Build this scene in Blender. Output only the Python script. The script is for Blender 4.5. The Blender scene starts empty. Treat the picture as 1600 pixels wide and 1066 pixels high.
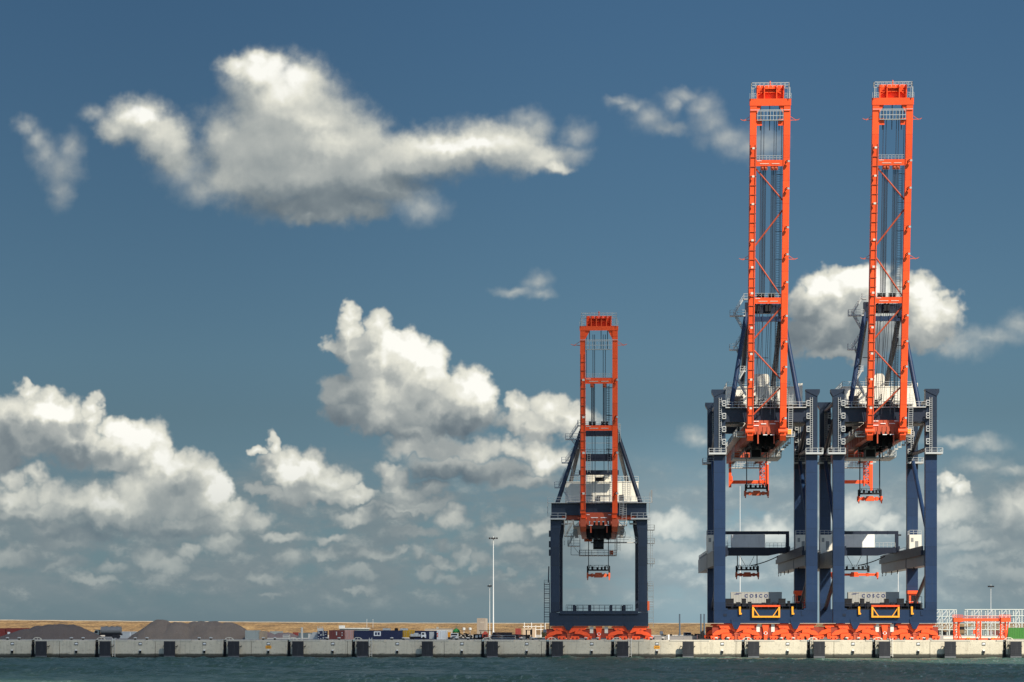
import bpy, math, random
from mathutils import Vector, Matrix, noise as mnoise
R = math.radians
scene = bpy.context.scene
COL = scene.collection

# ------------------------------------------------------------------ camera
F = 3900.0                 # focal length in pixels of a 1600 px wide frame
YAW = R(1.98)              # the lens axis points slightly left of the quay normal
CAM_Z = 7.95
cam_data = bpy.data.cameras.new('camera')
cam = bpy.data.objects.new('camera', cam_data); COL.objects.link(cam)
cam.location = (0, 0, CAM_Z)
cam.rotation_euler = (R(90), 0, YAW)
cam_data.sensor_width = 36.0
cam_data.lens = 36.0 * F / 1600.0
cam_data.shift_y = (976 - 533) / 1600.0
cam_data.clip_start = 1.0
cam_data.clip_end = 30000.0
scene.camera = cam
CS, SN = math.cos(YAW), math.sin(YAW)

def ray(px, py):
    "direction of a photograph pixel, scaled so that y == 1"
    cx, cy = (px - 800) / F, (976 - py) / F
    d = (CS * cx - SN, SN * cx + CS, cy)
    return d[0] / d[1], d[2] / d[1]

def at(px, py, Y):
    "point at depth Y that the pixel looks at"
    a, b = ray(px, py)
    return Vector((a * Y, Y, CAM_Z + b * Y))

def PX(px, Y): return ray(px, 976)[0] * Y

# ------------------------------------------------------------------ light
SUN_EL, SUN_AZ = R(42), R(39)      # to the right of and behind the camera
sun_dir = Vector((math.sin(SUN_AZ) * math.cos(SUN_EL), -math.cos(SUN_AZ) * math.cos(SUN_EL), math.sin(SUN_EL)))
sun_data = bpy.data.lights.new('sun', 'SUN')
sun_data.energy = 5.0
sun_data.angle = R(0.5)
sun_data.color = (1.0, 0.92, 0.79)
sun = bpy.data.objects.new('sun', sun_data); COL.objects.link(sun)
sun.rotation_euler = sun_dir.to_track_quat('Z', 'Y').to_euler()
sun.location = (300, -300, 400)

scene.view_settings.view_transform = 'Standard'
scene.view_settings.look = 'None'
EXPO = 0.6
scene.view_settings.exposure = EXPO
scene.view_settings.gamma = 1.0
scene.view_settings.use_curve_mapping = False
scene.cycles.use_denoising = True
scene.cycles.use_adaptive_sampling = True
scene.cycles.adaptive_threshold = 0.012
scene.cycles.max_bounces = 5
scene.cycles.transparent_max_bounces = 8
scene.cycles.sample_clamp_indirect = 4.0

# ------------------------------------------------------------------ node helpers
class NT:
    "small wrapper that builds shader nodes from python expressions"
    def __init__(self, tree): self.t = tree
    def node(self, kind, **kw):
        n = self.t.nodes.new(kind)
        for k, v in kw.items(): setattr(n, k, v)
        return n
    def put(self, sock, v):
        if isinstance(v, bpy.types.NodeSocket): self.t.links.new(v, sock)
        elif v is not None: sock.default_value = v
    def m(self, op, a, b=None, c=None, clamp=False):
        n = self.node('ShaderNodeMath', operation=op); n.use_clamp = clamp
        self.put(n.inputs[0], a); self.put(n.inputs[1], b)
        if c is not None: self.put(n.inputs[2], c)
        return n.outputs[0]
    def v(self, op, a, b=None, c=None):
        n = self.node('ShaderNodeVectorMath', operation=op)
        self.put(n.inputs[0], a)
        if op == 'SCALE': self.put(n.inputs['Scale'], b)
        else: self.put(n.inputs[1], b)
        if c is not None: self.put(n.inputs[2], c)
        return n.outputs['Value'] if op in ('LENGTH', 'DOT_PRODUCT', 'DISTANCE') else n.outputs['Vector']
    def xyz(self, x, y, z=0.0):
        n = self.node('ShaderNodeCombineXYZ')
        for s, q in zip(n.inputs, (x, y, z)): self.put(s, q)
        return n.outputs[0]
    def sep(self, v):
        n = self.node('ShaderNodeSeparateXYZ'); self.put(n.inputs[0], v); return n.outputs
    def step(self, x, a, b, c=0.0, d=1.0, kind='SMOOTHSTEP'):
        n = self.node('ShaderNodeMapRange', interpolation_type=kind)
        for s, q in zip(list(n.inputs)[:5], (x, a, b, c, d)): self.put(s, q)
        return n.outputs[0]
    def noise(self, vec, scale, detail=4, rough=0.5, lac=2.0, dist=0.0, color=False, dims='3D', kind='FBM'):
        n = self.node('ShaderNodeTexNoise', noise_dimensions=dims, noise_type=kind)
        self.put(n.inputs['Vector'], vec)
        for k, q in (('Scale', scale), ('Detail', detail), ('Roughness', rough), ('Lacunarity', lac), ('Distortion', dist)):
            if k in n.inputs: self.put(n.inputs[k], q)
        return n.outputs['Color' if color else 'Fac']
    def voro(self, vec, scale, detail=3, rough=0.5, lac=2.1, feature='F1', smooth=0.5, dims='2D', rand=1.0):
        n = self.node('ShaderNodeTexVoronoi', voronoi_dimensions=dims, feature=feature)
        n.normalize = True if detail else False
        self.put(n.inputs['Vector'], vec)
        for k, q in (('Scale', scale), ('Detail', detail), ('Roughness', rough), ('Lacunarity', lac), ('Smoothness', smooth), ('Randomness', rand)):
            if k in n.inputs: self.put(n.inputs[k], q)
        return n.outputs['Distance']
    def mix(self, f, a, b, blend='MIX'):
        n = self.node('ShaderNodeMix', data_type='RGBA', blend_type=blend)
        self.put(n.inputs[0], f)
        self.put(n.inputs[6], a if isinstance(a, bpy.types.NodeSocket) else (*a, 1) if len(a) == 3 else a)
        self.put(n.inputs[7], b if isinstance(b, bpy.types.NodeSocket) else (*b, 1) if len(b) == 3 else b)
        return n.outputs[2]
    def ramp(self, f, stops):
        n = self.node('ShaderNodeValToRGB')
        e = n.color_ramp.elements
        while len(e) < len(stops): e.new(0.5)
        for el, (p, c) in zip(e, stops): el.position = p; el.color = (*c, 1)
        self.put(n.inputs[0], f); return n.outputs[0]

def lin(*c):
    return tuple((v / 12.92 if v <= 0.04045 else ((v + 0.055) / 1.055) ** 2.4) for v in (q / 255 for q in c))

# ------------------------------------------------------------------ sky with clouds (procedural, by direction)
world = bpy.data.worlds.new('World'); scene.world = world; world.use_nodes = True
wt = world.node_tree; wt.nodes.clear(); W = NT(wt)

def blob_group(name, blobs, k):
    "field of overlapping puffs: 1 in the middle of a puff, 0 on its rim, negative outside"
    g = bpy.data.node_groups.new(name, 'ShaderNodeTree')
    g.interface.new_socket('Vector', in_out='INPUT', socket_type='NodeSocketVector')
    g.interface.new_socket('Value', in_out='OUTPUT', socket_type='NodeSocketFloat')
    G = NT(g)
    i = g.nodes.new('NodeGroupInput'); o = g.nodes.new('NodeGroupOutput')
    acc = None
    for (px, py, rx, ry) in blobs:
        a, b = ray(px, py)
        cx, cy, ix, iy = a * 39, b * 39, 100.0 / rx, 100.0 / ry
        l = G.v('LENGTH', G.v('MULTIPLY_ADD', i.outputs[0], (ix, iy, 0), (-cx * ix, -cy * iy, 0)))
        acc = l if acc is None else G.m('SMOOTH_MIN', acc, l, k)
    g.links.new(G.m('SUBTRACT', 1.0, acc), o.inputs[0])
    return g

SOFT = [(402,92,20,16),(425,100,30,18),(500,318,60,34),(525,330,40,20),(455,322,40,20),(405,120,52,40),(372,102,30,20),(465,118,36,26),(445,160,90,70),(505,195,62,56),(440,215,105,72),
        (545,222,70,48),(380,240,62,55),(350,215,34,32),(470,275,140,62),(420,235,110,80),(520,265,110,64),(400,280,80,42),(580,255,90,46),(512,312,70,34),(640,245,85,42),
        (700,238,80,42),(755,225,60,36),(800,230,56,38),(835,246,52,26),(866,260,28,11),(590,292,80,32),(480,340,34,14),(560,325,50,20),
        (215,186,50,38),(182,200,30,22),(250,212,42,36),(272,232,34,40)]
WISP = [(1085,682,24,18),(1098,690,18,10),(42,195,20,16),(58,218,20,26),(72,245,26,30),(112,232,22,26),(95,265,32,30),(92,300,20,26),(148,178,20,14),(290,268,46,36),(318,300,40,26),(345,285,40,36),
        (822,182,34,16),(845,195,26,16),(905,210,26,22),(900,240,30,14),(660,325,40,26),
        (968,158,22,9),(990,166,30,14),(1012,186,28,22),(1040,200,40,12),(1065,150,34,12),(1098,164,28,22),(1050,162,14,20),(1106,192,30,28),(1132,218,44,22),(1168,232,46,20),(1200,225,36,28),
        (842,440,26,16),(848,458,24,10),(800,456,34,9),(1545,530,70,16),(1592,508,34,18),(1500,540,60,20),
        (1495,692,60,8),(1545,698,34,14),(1530,728,40,12),(1578,738,40,8)]
BACK = [(548,492,16,18),(546,515,20,28),(528,538,24,12),(558,545,34,24),(592,505,26,22),(596,535,40,30),(630,545,36,34),(602,575,56,36),(664,566,34,30),(676,590,26,34),
        (640,610,60,44),(585,615,48,40),(545,612,40,30),(545,645,44,26),(600,655,66,26),(730,600,34,34),(715,625,58,40),(752,625,30,34),(690,650,90,30),(640,675,60,18),
        (808,640,22,22),(862,640,40,24),(895,655,40,24),(830,665,60,16),
        (40,610,18,14),(70,628,40,22),(20,648,46,36),(95,650,46,34),(140,632,16,20),(145,655,20,18),(40,685,62,40),(110,690,60,40),(0,700,40,40),(195,672,34,24),
        (228,685,36,34),(190,710,56,36),(240,715,34,34),(255,745,60,38),(290,722,30,24),(315,745,32,38),(335,775,28,34),(300,790,60,30),(365,808,32,22),(310,822,80,18),(215,790,80,30),
        (1290,445,36,26),(1325,432,36,18),(1355,450,50,32),(1270,480,34,34),(1310,495,60,44),(1370,490,60,44),(1430,450,36,26),(1445,490,56,36),(1480,480,28,22),(1330,530,70,32),(1270,520,40,32),(1425,520,66,28),(1310,552,50,16),
        (425,690,12,18),(400,700,12,10),(440,722,36,24),(492,730,24,28),(465,745,50,30),(520,750,36,28),(425,772,40,10),(490,775,70,16),(550,775,40,14),
        (1485,755,22,16),(1500,768,18,16)]
FRONT = [(405,815,30,16),(350,850,34,16),(300,862,24,10),(90,880,40,12),(20,870,34,14),(150,910,40,8),(330,905,30,8),(520,840,34,10),(505,865,22,10),(590,862,34,12),(650,868,18,12),(690,880,26,8),(665,895,24,12),(690,855,16,10),(790,835,34,14),(820,860,34,10),(840,820,26,12),(800,900,20,8),(720,870,14,14),(735,888,8,12),(560,925,24,5),(420,930,22,5),(22,748,24,18),(55,745,22,16),(20,780,46,26),(80,770,36,24),(110,785,44,26),(145,770,26,18),(60,800,90,22),(170,790,50,30),(215,765,40,22),(190,815,60,18),(80,826,50,14),(130,838,60,14),(105,845,60,12),
         (602,735,20,16),(618,752,26,22),(640,772,36,20),(672,762,26,14),(660,785,60,12),
         (645,702,44,16),(690,700,52,20),(745,702,60,20),(800,700,26,18),(830,700,34,24),(855,722,34,30),(880,715,24,26),(770,738,80,20),(700,730,70,20),(820,755,60,14),
         (560,808,40,12),(620,806,26,10),(655,832,46,12),(708,808,28,20),(620,795,60,8),
         (235,872,20,22),(262,880,40,14),(170,888,30,12),(440,838,34,9),(460,878,28,16),(410,898,30,12),(560,898,34,14),(620,860,14,8),(745,878,18,14),(700,905,22,10),
         (1470,800,60,26),(1490,830,70,16),(1580,800,34,40),(1545,850,60,14),(1480,850,40,14),(1600,790,24,30),(1500,880,60,14),(1570,892,60,14),(1040,820,50,20),(1030,860,60,20),(1080,870,50,16),(980,850,40,24),(1330,800,50,20),(1370,820,40,16),(1200,830,50,20)]

gS, gW, gB, gF = blob_group('soft_puffs', SOFT, .38), blob_group('wisp_puffs', WISP, .55), blob_group('back_puffs', BACK, .12), blob_group('front_puffs', FRONT, .15)

tc = W.node('ShaderNodeTexCoord')
dx, dy, dz = W.sep(tc.outputs['Generated'])
ay = W.m('MAXIMUM', W.m('ABSOLUTE', dy), 0.05)
U = W.m('MULTIPLY', W.m('DIVIDE', dx, ay), 39.0)
V = W.m('MULTIPLY', W.m('DIVIDE', dz, ay), 39.0)      # 1 unit = 100 px of the photograph, 1.47 degrees
Q = W.xyz(U, V)
LD = (0.36, 0.93)

def warp(q, amp1, s1, amp2, s2):
    a = W.v('SUBTRACT', W.noise(q, s1, 3, .55, color=True, dims='2D'), (.5, .5, .5))
    b = W.v('SUBTRACT', W.noise(q, s2, 2, .55, color=True, dims='2D'), (.5, .5, .5))
    q = W.v('MULTIPLY_ADD', a, (amp1, amp1, 0), q)
    return W.v('MULTIPLY_ADD', b, (amp2, amp2, 0), q)
def call(g, q):
    n = W.node('ShaderNodeGroup'); n.node_tree = g; W.put(n.inputs[0], q); return n.outputs[0]

Qw = warp(Q, 0.46, 1.5, 0.18, 5.5)
Qs = warp(Q, 0.26, 1.1, 0.16, 4.5)
off1 = (LD[0] * .10, LD[1] * .10, 0); off2 = (LD[0] * .50, LD[1] * .50, 0)
Q1 = W.v('ADD', Q, off1)
Q2w = W.v('ADD', Qw, off2); Q2s = W.v('ADD', Qs, off2)
Bw = W.v('MULTIPLY', W.v('SUBTRACT', W.noise(Q, 4.0, 3, .6, color=True, dims='2D'), (.5,.5,.5)), (.20,.20,0))
def billow(q):
    v = W.voro(q, 2.6, 3.0, .50, 2.2)
    return W.m('SUBTRACT', 0.25, W.m('MULTIPLY', v, v))            # rounded bumps
B0, B1 = billow(W.v('ADD', Q, Bw)), billow(W.v('ADD', Q1, Bw))
N0, N1 = (W.m('SUBTRACT', W.noise(q, 2.4, 7, .56, dims='2D'), .5) for q in (Q, Q1))

def layer(g, bump, fb, edge, soft, kfine, kcoarse, base, alpha=1.0, q=None, q2=None):
    S0, S2 = call(g, q or Qw), call(g, q2 or Q2w)
    D0 = W.m('MULTIPLY_ADD', N0, fb, W.m('MULTIPLY_ADD', B0, bump, S0))
    fine = W.m('MULTIPLY_ADD', W.m('SUBTRACT', N0, N1), fb, W.m('MULTIPLY', W.m('SUBTRACT', B0, B1), bump))
    a = W.m('MULTIPLY', W.step(D0, edge, edge + soft), alpha)
    coarse = W.m('SUBTRACT', W.m('MAXIMUM', S0, -.3), W.m('MAXIMUM', S2, -.6))
    lum = W.m('MULTIPLY_ADD', fine, kfine, W.m('MULTIPLY_ADD', coarse, kcoarse, base))
    return a, W.m('MINIMUM', W.m('MAXIMUM', lum, 0.0), 1.0)

BRIGHT = [(440,140,84,84),(450,150,40,44),(500,230,50,36),(405,112,50,44),(478,185,46,34),(640,560,70,60),(738,608,56,44),(600,560,40,60),(600,620,24,40),(850,728,42,42),(200,690,70,44),(245,725,50,40),(345,765,44,44),
          (1290,455,50,36),(1350,440,60,30),(1440,470,40,44),(180,790,80,26),(30,785,60,26),(720,230,110,18),(620,750,34,34),(460,740,50,26),(222,180,44,24),(85,640,44,24)]
DARK = [(530,640,60,56),(600,690,110,24),(20,700,70,40),(120,715,90,18),(700,745,110,26),(720,665,90,22),(200,835,170,20),(1330,530,110,34),(470,322,180,40),(560,312,110,30),(290,270,60,50),(650,285,90,18),(1255,510,40,50),(690,700,60,22)]
gBr, gDk = blob_group('bright_sides', BRIGHT, .3), blob_group('shaded_bases', DARK, .3)
bias = W.m('SUBTRACT', W.m('MULTIPLY', W.step(call(gBr, Qw), -.25, 1.1), .30), W.m('MULTIPLY', W.step(call(gDk, Qw), -.25, .9), .30))
aS, lS = layer(gS, .32, .66, -.30, .88, .24, .26, .50, .97, Qs, Q2s)
aW, lW = layer(gW, .08, .80, -.45, 1.7, .15, .10, .60, .55, Qs, Q2s)
aB, lB = layer(gB, .80, .36, -.12, .50, .28, .28, .52)
aF, lF = layer(gF, .72, .36, -.22, .80, .26, .24, .44)
lS, lB, lF = (W.m('MINIMUM', W.m('MAXIMUM', W.m('ADD', l, bias), 0.0), 1.0) for l in (lS, lB, lF))
# low broken layer towards the horizon
right = W.step(U, .5, 4.5)
low_mask = W.m('MULTIPLY', W.step(V, .0, .7), W.step(V, 2.9, 1.7))
def lowlayer(stretch, scale, shift, thr, amp, gain):
    Ql = W.v('MULTIPLY_ADD', Q, (1.0, stretch, 1), (shift, 0, 0))
    a = W.noise(Ql, scale, 7, .60, dims='2D', dist=0); b = W.noise(W.v('ADD', Ql, (.05, .26, 0)), scale, 7, .60, dims='2D', dist=0)
    t = W.m('MULTIPLY_ADD', right, -.15, thr)
    al = W.m('MULTIPLY', W.m('MULTIPLY', W.step(W.m('SUBTRACT', a, t), -.11, .20), low_mask), amp)
    return al, W.m('MULTIPLY_ADD', W.m('SUBTRACT', a, b), gain, .36, clamp=True)
aG, lG = lowlayer(2.6, .60, 3.1, .40, .85, .6)
aL, lL = lowlayer(1.6, 1.35, 0.0, .50, .75, 1.1)

sky = W.node('ShaderNodeTexSky', sky_type='NISHITA')
sky.sun_disc = False
sky.sun_elevation = SUN_EL
sky.sun_rotation = math.atan2(sun_dir.x, sun_dir.y)
sky.air_density = 1.0; sky.dust_density = 0.3; sky.ozone_density = 3.0
STR = 0.10
# a polarising filter deepens this side of the sky, most of all well above the horizon
tint = W.ramp(W.m('DIVIDE', V, 10.0), [(0.0, (.25,.38,.58)), (.15, (.262,.362,.47)), (.33, (.268,.346,.395)), (.42, (.288,.378,.42)), (.66, (.280,.382,.425)), (1.0, (.28,.40,.455))])
tint = W.v('SCALE', tint, W.step(U, -8.0, 3.0, .80, 1.03))
skyc = W.v('SCALE', W.v('MULTIPLY', sky.outputs[0], tint), 2 ** -EXPO)
el = W.m('MAXIMUM', dz, 0.0)
skyc = W.mix(W.step(dy, .25, .75), sky.outputs[0], skyc)

k = 1 / (STR * 2 ** EXPO)
def sc(c): return tuple(q * k for q in lin(*c))
def cloudcol(l, far=0):
    if far: return W.ramp(l, [(0.0, sc((104,122,131))), (.4, sc((128,141,145))), (1.0, sc((190,195,189)))])
    return W.ramp(l, [(0.0, sc((96,110,120))), (.30, sc((130,140,144))), (.62, sc((178,182,178))), (.85, sc((228,227,214))), (1.0, sc((255,254,246)))])
c = skyc
c = W.mix(aG, c, cloudcol(W.m('MULTIPLY', lG, .8), 1))
c = W.mix(aL, c, cloudcol(lL, 1))
hz = W.step(V, .6, 3.2)                     # clouds near the horizon are seen through more air
def hazed(l): return W.mix(hz, cloudcol(l, 1), cloudcol(l))
c = W.mix(W.m('MULTIPLY', aB, W.step(V, .3, 1.6, .55, 1)), c, hazed(lB))
c = W.mix(W.m('MULTIPLY', aF, W.step(V, .3, 1.6, .55, 1)), c, hazed(lF))
c = W.mix(aS, c, cloudcol(lS))
c = W.mix(aW, c, cloudcol(lW))
# brighter, hazier air low in the sky to the right
glow = W.m('MULTIPLY', W.m('MULTIPLY', W.step(U, -.8, 1.4), W.step(U, 6.6, 4.2, .30, 1.0)), W.step(V, 3.6, .7))
c = W.v('SCALE', c, W.m('MULTIPLY_ADD', glow, .58, 1.0))
bg = W.node('ShaderNodeBackground'); W.put(bg.inputs[0], c); bg.inputs[1].default_value = STR
out = W.node('ShaderNodeOutputWorld'); wt.links.new(bg.outputs[0], out.inputs[0])
world.cycles.sampling_method = 'MANUAL'
world.cycles.sample_map_resolution = 512

# ------------------------------------------------------------------ materials
MATS = {}
def new_mat(name):
    m = bpy.data.materials.new(name); m.use_nodes = True
    t = m.node_tree; b = t.nodes['Principled BSDF']
    return m, NT(t), b
def paint(name, col, rough=.5, vary=.16, streak=.25, dirt=(.10, .085, .07), metal=0.0, scale=.6, spec=.4, plates=0.0):
    "paint with blotchy fading and vertical dirt runs"
    if name in MATS: return MATS[name]
    m, n, b = new_mat(name)
    oc = n.node('ShaderNodeTexCoord').outputs['Object']
    big = n.noise(oc, scale * .35, 5, .6)
    fine = n.noise(oc, scale * 3.2, 6, .65)
    run = n.noise(n.v('MULTIPLY', oc, (1.6, 1.6, .10)), scale * 1.8, 5, .65)
    f = n.m('MULTIPLY_ADD', n.m('SUBTRACT', big, .5), vary * 2.2, n.m('MULTIPLY_ADD', n.m('SUBTRACT', fine, .5), vary, 1.0))
    if plates:                                  # each welded plate has faded a little differently; seams hold grime
        zz = n.m('DIVIDE', n.sep(oc)[2], plates)
        wn = n.node('ShaderNodeTexWhiteNoise', noise_dimensions='1D'); n.put(wn.inputs['W'], n.m('FLOOR', zz))
        f = n.m('MULTIPLY', f, n.m('MULTIPLY_ADD', wn.outputs['Value'], .26, .86))
        seam = n.m('LESS_THAN', n.m('FRACT', zz), .09 / plates)
        f = n.m('MULTIPLY', f, n.m('MULTIPLY_ADD', seam, -.45, 1.0))
    c = n.v('SCALE', tuple(col), f)
    c = n.mix(n.m('MULTIPLY', n.step(run, .52, .80), streak), c, dirt)
    n.put(b.inputs['Base Color'], c)
    n.put(b.inputs['Roughness'], n.m('MULTIPLY_ADD', fine, .25, rough - .12))
    b.inputs['Metallic'].default_value = metal
    b.inputs['Specular IOR Level'].default_value = spec
    MATS[name] = m
    return m

ORANGE = paint('orange_paint', (.86, .088, .016), .5, .20, .46, (.26, .036, .014), plates=5.2)
NAVY   = paint('navy_paint', (.0085, .0255, .067), .42, .26, .40, (.028, .036, .048), plates=4.4)
NAVYD  = paint('dark_navy_paint', (.008, .0135, .028), .45, .14, .2, (.04, .04, .045))
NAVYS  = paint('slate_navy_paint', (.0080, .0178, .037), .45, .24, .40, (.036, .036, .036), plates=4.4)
WHITE  = paint('cream_paint', (.66, .62, .52), .5, .08, .25, (.26, .23, .18))
GALV   = paint('galvanised_steel', (.42, .43, .41), .5, .12, .15, metal=.0)
DARK   = paint('dark_machinery', (.011, .011, .013), .65, .3, .15, (.04, .034, .028), spec=.25)
GREY   = paint('grey_paint', (.21, .215, .205), .5, .12, .25, (.14, .13, .12))
YELLOW = paint('yellow_paint', (.80, .34, .02), .5, .1, .2)
ROPE   = paint('rope_steel', (.022, .032, .048), .6, .1, 0)
RUBBER = paint('fender_rubber', (.018, .019, .023), .7, .45, .6, (.075, .075, .075), scale=1.2)
SPRBRN = paint('spreader_orange', (.62, .11, .035), .55, .2, .35, (.12, .05, .03))

# ------------------------------------------------------------------ mesh builder
class MB:
    def __init__(self): self.v = []; self.f = []
    def add(self, vs, fs):
        o = len(self.v); self.v += [tuple(p) for p in vs]; self.f += [tuple(i + o for i in f) for f in fs]; return self
    def box(self, x0, x1, y0, y1, z0, z1):
        return self.add([(x, y, z) for z in (z0, z1) for y in (y0, y1) for x in (x0, x1)],
                        [(0,2,3,1), (4,5,7,6), (0,1,5,4), (2,6,7,3), (0,4,6,2), (1,3,7,5)])
    def cbox(self, c, s): return self.box(c[0]-s[0]/2, c[0]+s[0]/2, c[1]-s[1]/2, c[1]+s[1]/2, c[2]-s[2]/2, c[2]+s[2]/2)
    def beam(self, p, q, w, h=None):
        "square bar between two points"
        h = h or w; p, q = Vector(p), Vector(q); d = q - p
        if d.length < 1e-6: return self
        d.normalize(); up = Vector((0, 0, 1)) if abs(d.z) < .95 else Vector((0, 1, 0))
        s = d.cross(up).normalized(); u = s.cross(d)
        vs = [c + s * a * w / 2 + u * b * h / 2 for c in (p, q) for a, b in ((-1,-1), (1,-1), (1,1), (-1,1))]
        return self.add(vs, [(0,1,2,3), (7,6,5,4), (0,4,5,1), (1,5,6,2), (2,6,7,3), (3,7,4,0)])
    def tube(self, p, q, r, n=12, r2=None):
        r2 = r if r2 is None else r2
        p, q = Vector(p), Vector(q); d = (q - p).normalized(); up = Vector((0, 0, 1)) if abs(d.z) < .95 else Vector((0, 1, 0))
        s = d.cross(up).normalized(); u = s.cross(d); vs = []
        for c, rr in ((p, r), (q, r2)):
            for k in range(n):
                a = 2 * math.pi * k / n; vs.append(c + (s * math.cos(a) + u * math.sin(a)) * rr)
        fs = [(k, (k+1) % n, n + (k+1) % n, n + k) for k in range(n)] + [tuple(range(n-1, -1, -1)), tuple(range(n, 2*n))]
        return self.add(vs, fs)
    def path(self, pts, r, n=6):
        for a, b in zip(pts, pts[1:]): self.tube(a, b, r, n)
        return self
    def prism(self, poly, y0, y1):
        "outline in x,z drawn from y0 to y1"
        n = len(poly); a = sum(poly[i][0]*poly[(i+1)%n][1] - poly[(i+1)%n][0]*poly[i][1] for i in range(n))
        if a < 0: poly = poly[::-1]
        vs = [(x, y0, z) for x, z in poly] + [(x, y1, z) for x, z in poly]
        fs = [tuple(range(n)), tuple(range(2*n-1, n-1, -1))] + [(i, i+n, (i+1) % n + n, (i+1) % n) for i in range(n)]
        return self.add(vs, fs)
    def prismx(self, poly, x0, x1):
        "outline in y,z drawn from x0 to x1"
        o = len(self.v); self.prism(poly, x0, x1)
        for i in range(o, len(self.v)): a, b, c = self.v[i]; self.v[i] = (b, a, c)
        return self
    def lathe(self, prof, cx=0, cy=0, n=16):
        vs = [(cx + r * math.cos(2*math.pi*k/n), cy + r * math.sin(2*math.pi*k/n), z) for r, z in prof for k in range(n)]
        fs = [(i*n+k, i*n+(k+1) % n, (i+1)*n+(k+1) % n, (i+1)*n+k) for i in range(len(prof)-1) for k in range(n)]
        fs += [tuple(range(n-1, -1, -1)), tuple((len(prof)-1)*n + k for k in range(n))]
        return self.add(vs, fs)
    def rail(self, p, q, h=1.1, gap=1.6, r=.075, mid=2):
        "handrail with posts along the line p-q"
        p, q = Vector(p), Vector(q); n = max(1, round((q - p).length / gap)); up = Vector((0, 0, h))
        for k in range(n + 1):
            c = p.lerp(q, k / n); self.beam(c, c + up, r)
        for k in range(mid): self.beam(p + up * (1 - k / mid), q + up * (1 - k / mid), r)
        return self
    def ladder(self, p, q, w=.5, step=.45, r=.07, axis=(1, 0, 0)):
        p, q, ax = Vector(p), Vector(q), Vector(axis) * w / 2
        self.beam(p - ax, q - ax, r); self.beam(p + ax, q + ax, r)
        n = max(2, int((q - p).length / step))
        for k in range(1, n): c = p.lerp(q, k / n); self.beam(c - ax, c + ax, r * .8)
        return self
    def deck(self, x0, x1, y0, y1, z, t=.18, rail='', h=1.1):
        "grating deck; rail names the railed sides: l r f b"
        self.box(x0, x1, y0, y1, z - t, z); e = .05
        if 'f' in rail: self.rail((x0, y0+e, z), (x1, y0+e, z), h)
        if 'b' in rail: self.rail((x0, y1-e, z), (x1, y1-e, z), h)
        if 'l' in rail: self.rail((x0+e, y0, z), (x0+e, y1, z), h)
        if 'r' in rail: self.rail((x1-e, y0, z), (x1-e, y1, z), h)
        return self
    def stair(self, p, q, w=.8, axis=(0, 1, 0)):
        p, q, ax = Vector(p), Vector(q), Vector(axis) * w / 2
        for s in (-1, 1):
            self.beam(p + ax*s, q + ax*s, .12, .25); self.rail(p + ax*s, q + ax*s, 1.0, 1.4, .07)
        n = max(2, int(abs(q.z - p.z) / .35))
        for k in range(1, n): c = p.lerp(q, k / n); self.beam(c - ax, c + ax, .22, .05)
        return self
    def lattice(self, p, q, w, r=.12, step=1.2):
        "four chorded square tower with zigzag bracing, p-q vertical"
        p, q = Vector(p), Vector(q); cs = [Vector((a*w/2, b*w/2, 0)) for a, b in ((-1,-1), (1,-1), (1,1), (-1,1))]
        for c in cs: self.beam(p + c, q + c, r * 1.5)
        n = max(1, round((q - p).length / step))
        for k in range(n):
            a, b = p.lerp(q, k/n), p.lerp(q, (k+1)/n)
            for i in range(4):
                j = (i + 1) % 4; u, v = (i, j) if k % 2 else (j, i)
                self.beam(a + cs[u], b + cs[v], r); self.beam(b + cs[i], b + cs[j], r)
        return self
    def build(self, name, mat, parent=None, smooth=False):
        me = bpy.data.meshes.new(name); me.from_pydata(self.v, [], self.f); me.update()
        me.materials.append(mat)
        if smooth:
            for p in me.polygons: p.use_smooth = True
            try: me.set_sharp_from_angle(angle=R(35))
            except Exception: pass
        o = bpy.data.objects.new(name, me); COL.objects.link(o)
        if parent: o.parent = parent
        return o

def tag(o, label=None, cat=None, group=None, kind=None):
    for k, v in (('label', label), ('category', cat), ('group', group), ('kind', kind)):
        if v: o[k] = v
    return o
def thing(name, label, cat, loc=(0,0,0), rz=0, group=None):
    o = bpy.data.objects.new(name, None); COL.objects.link(o); o.location = loc; o.rotation_euler = (0, 0, rz)
    o.empty_display_size = .5
    return tag(o, label, cat, group)
def copy_tree(o, parent=None):
    c = o.copy(); COL.objects.link(c)
    if parent: c.parent = parent
    for ch in list(o.children): copy_tree(ch, c)
    return c
ORD = ['first','second','third','fourth','fifth','sixth','seventh','eighth','ninth','tenth','eleventh','twelfth','thirteenth','fourteenth','fifteenth','sixteenth','seventeenth','eighteenth','nineteenth','twentieth']
ORD += ['twenty-' + w for w in ORD[:9]] + ['thirtieth'] + ['thirty-' + w for w in ORD[:9]]

GZ = 4.3          # level of the quay
QY = 590.0        # face of the quay wall

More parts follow.
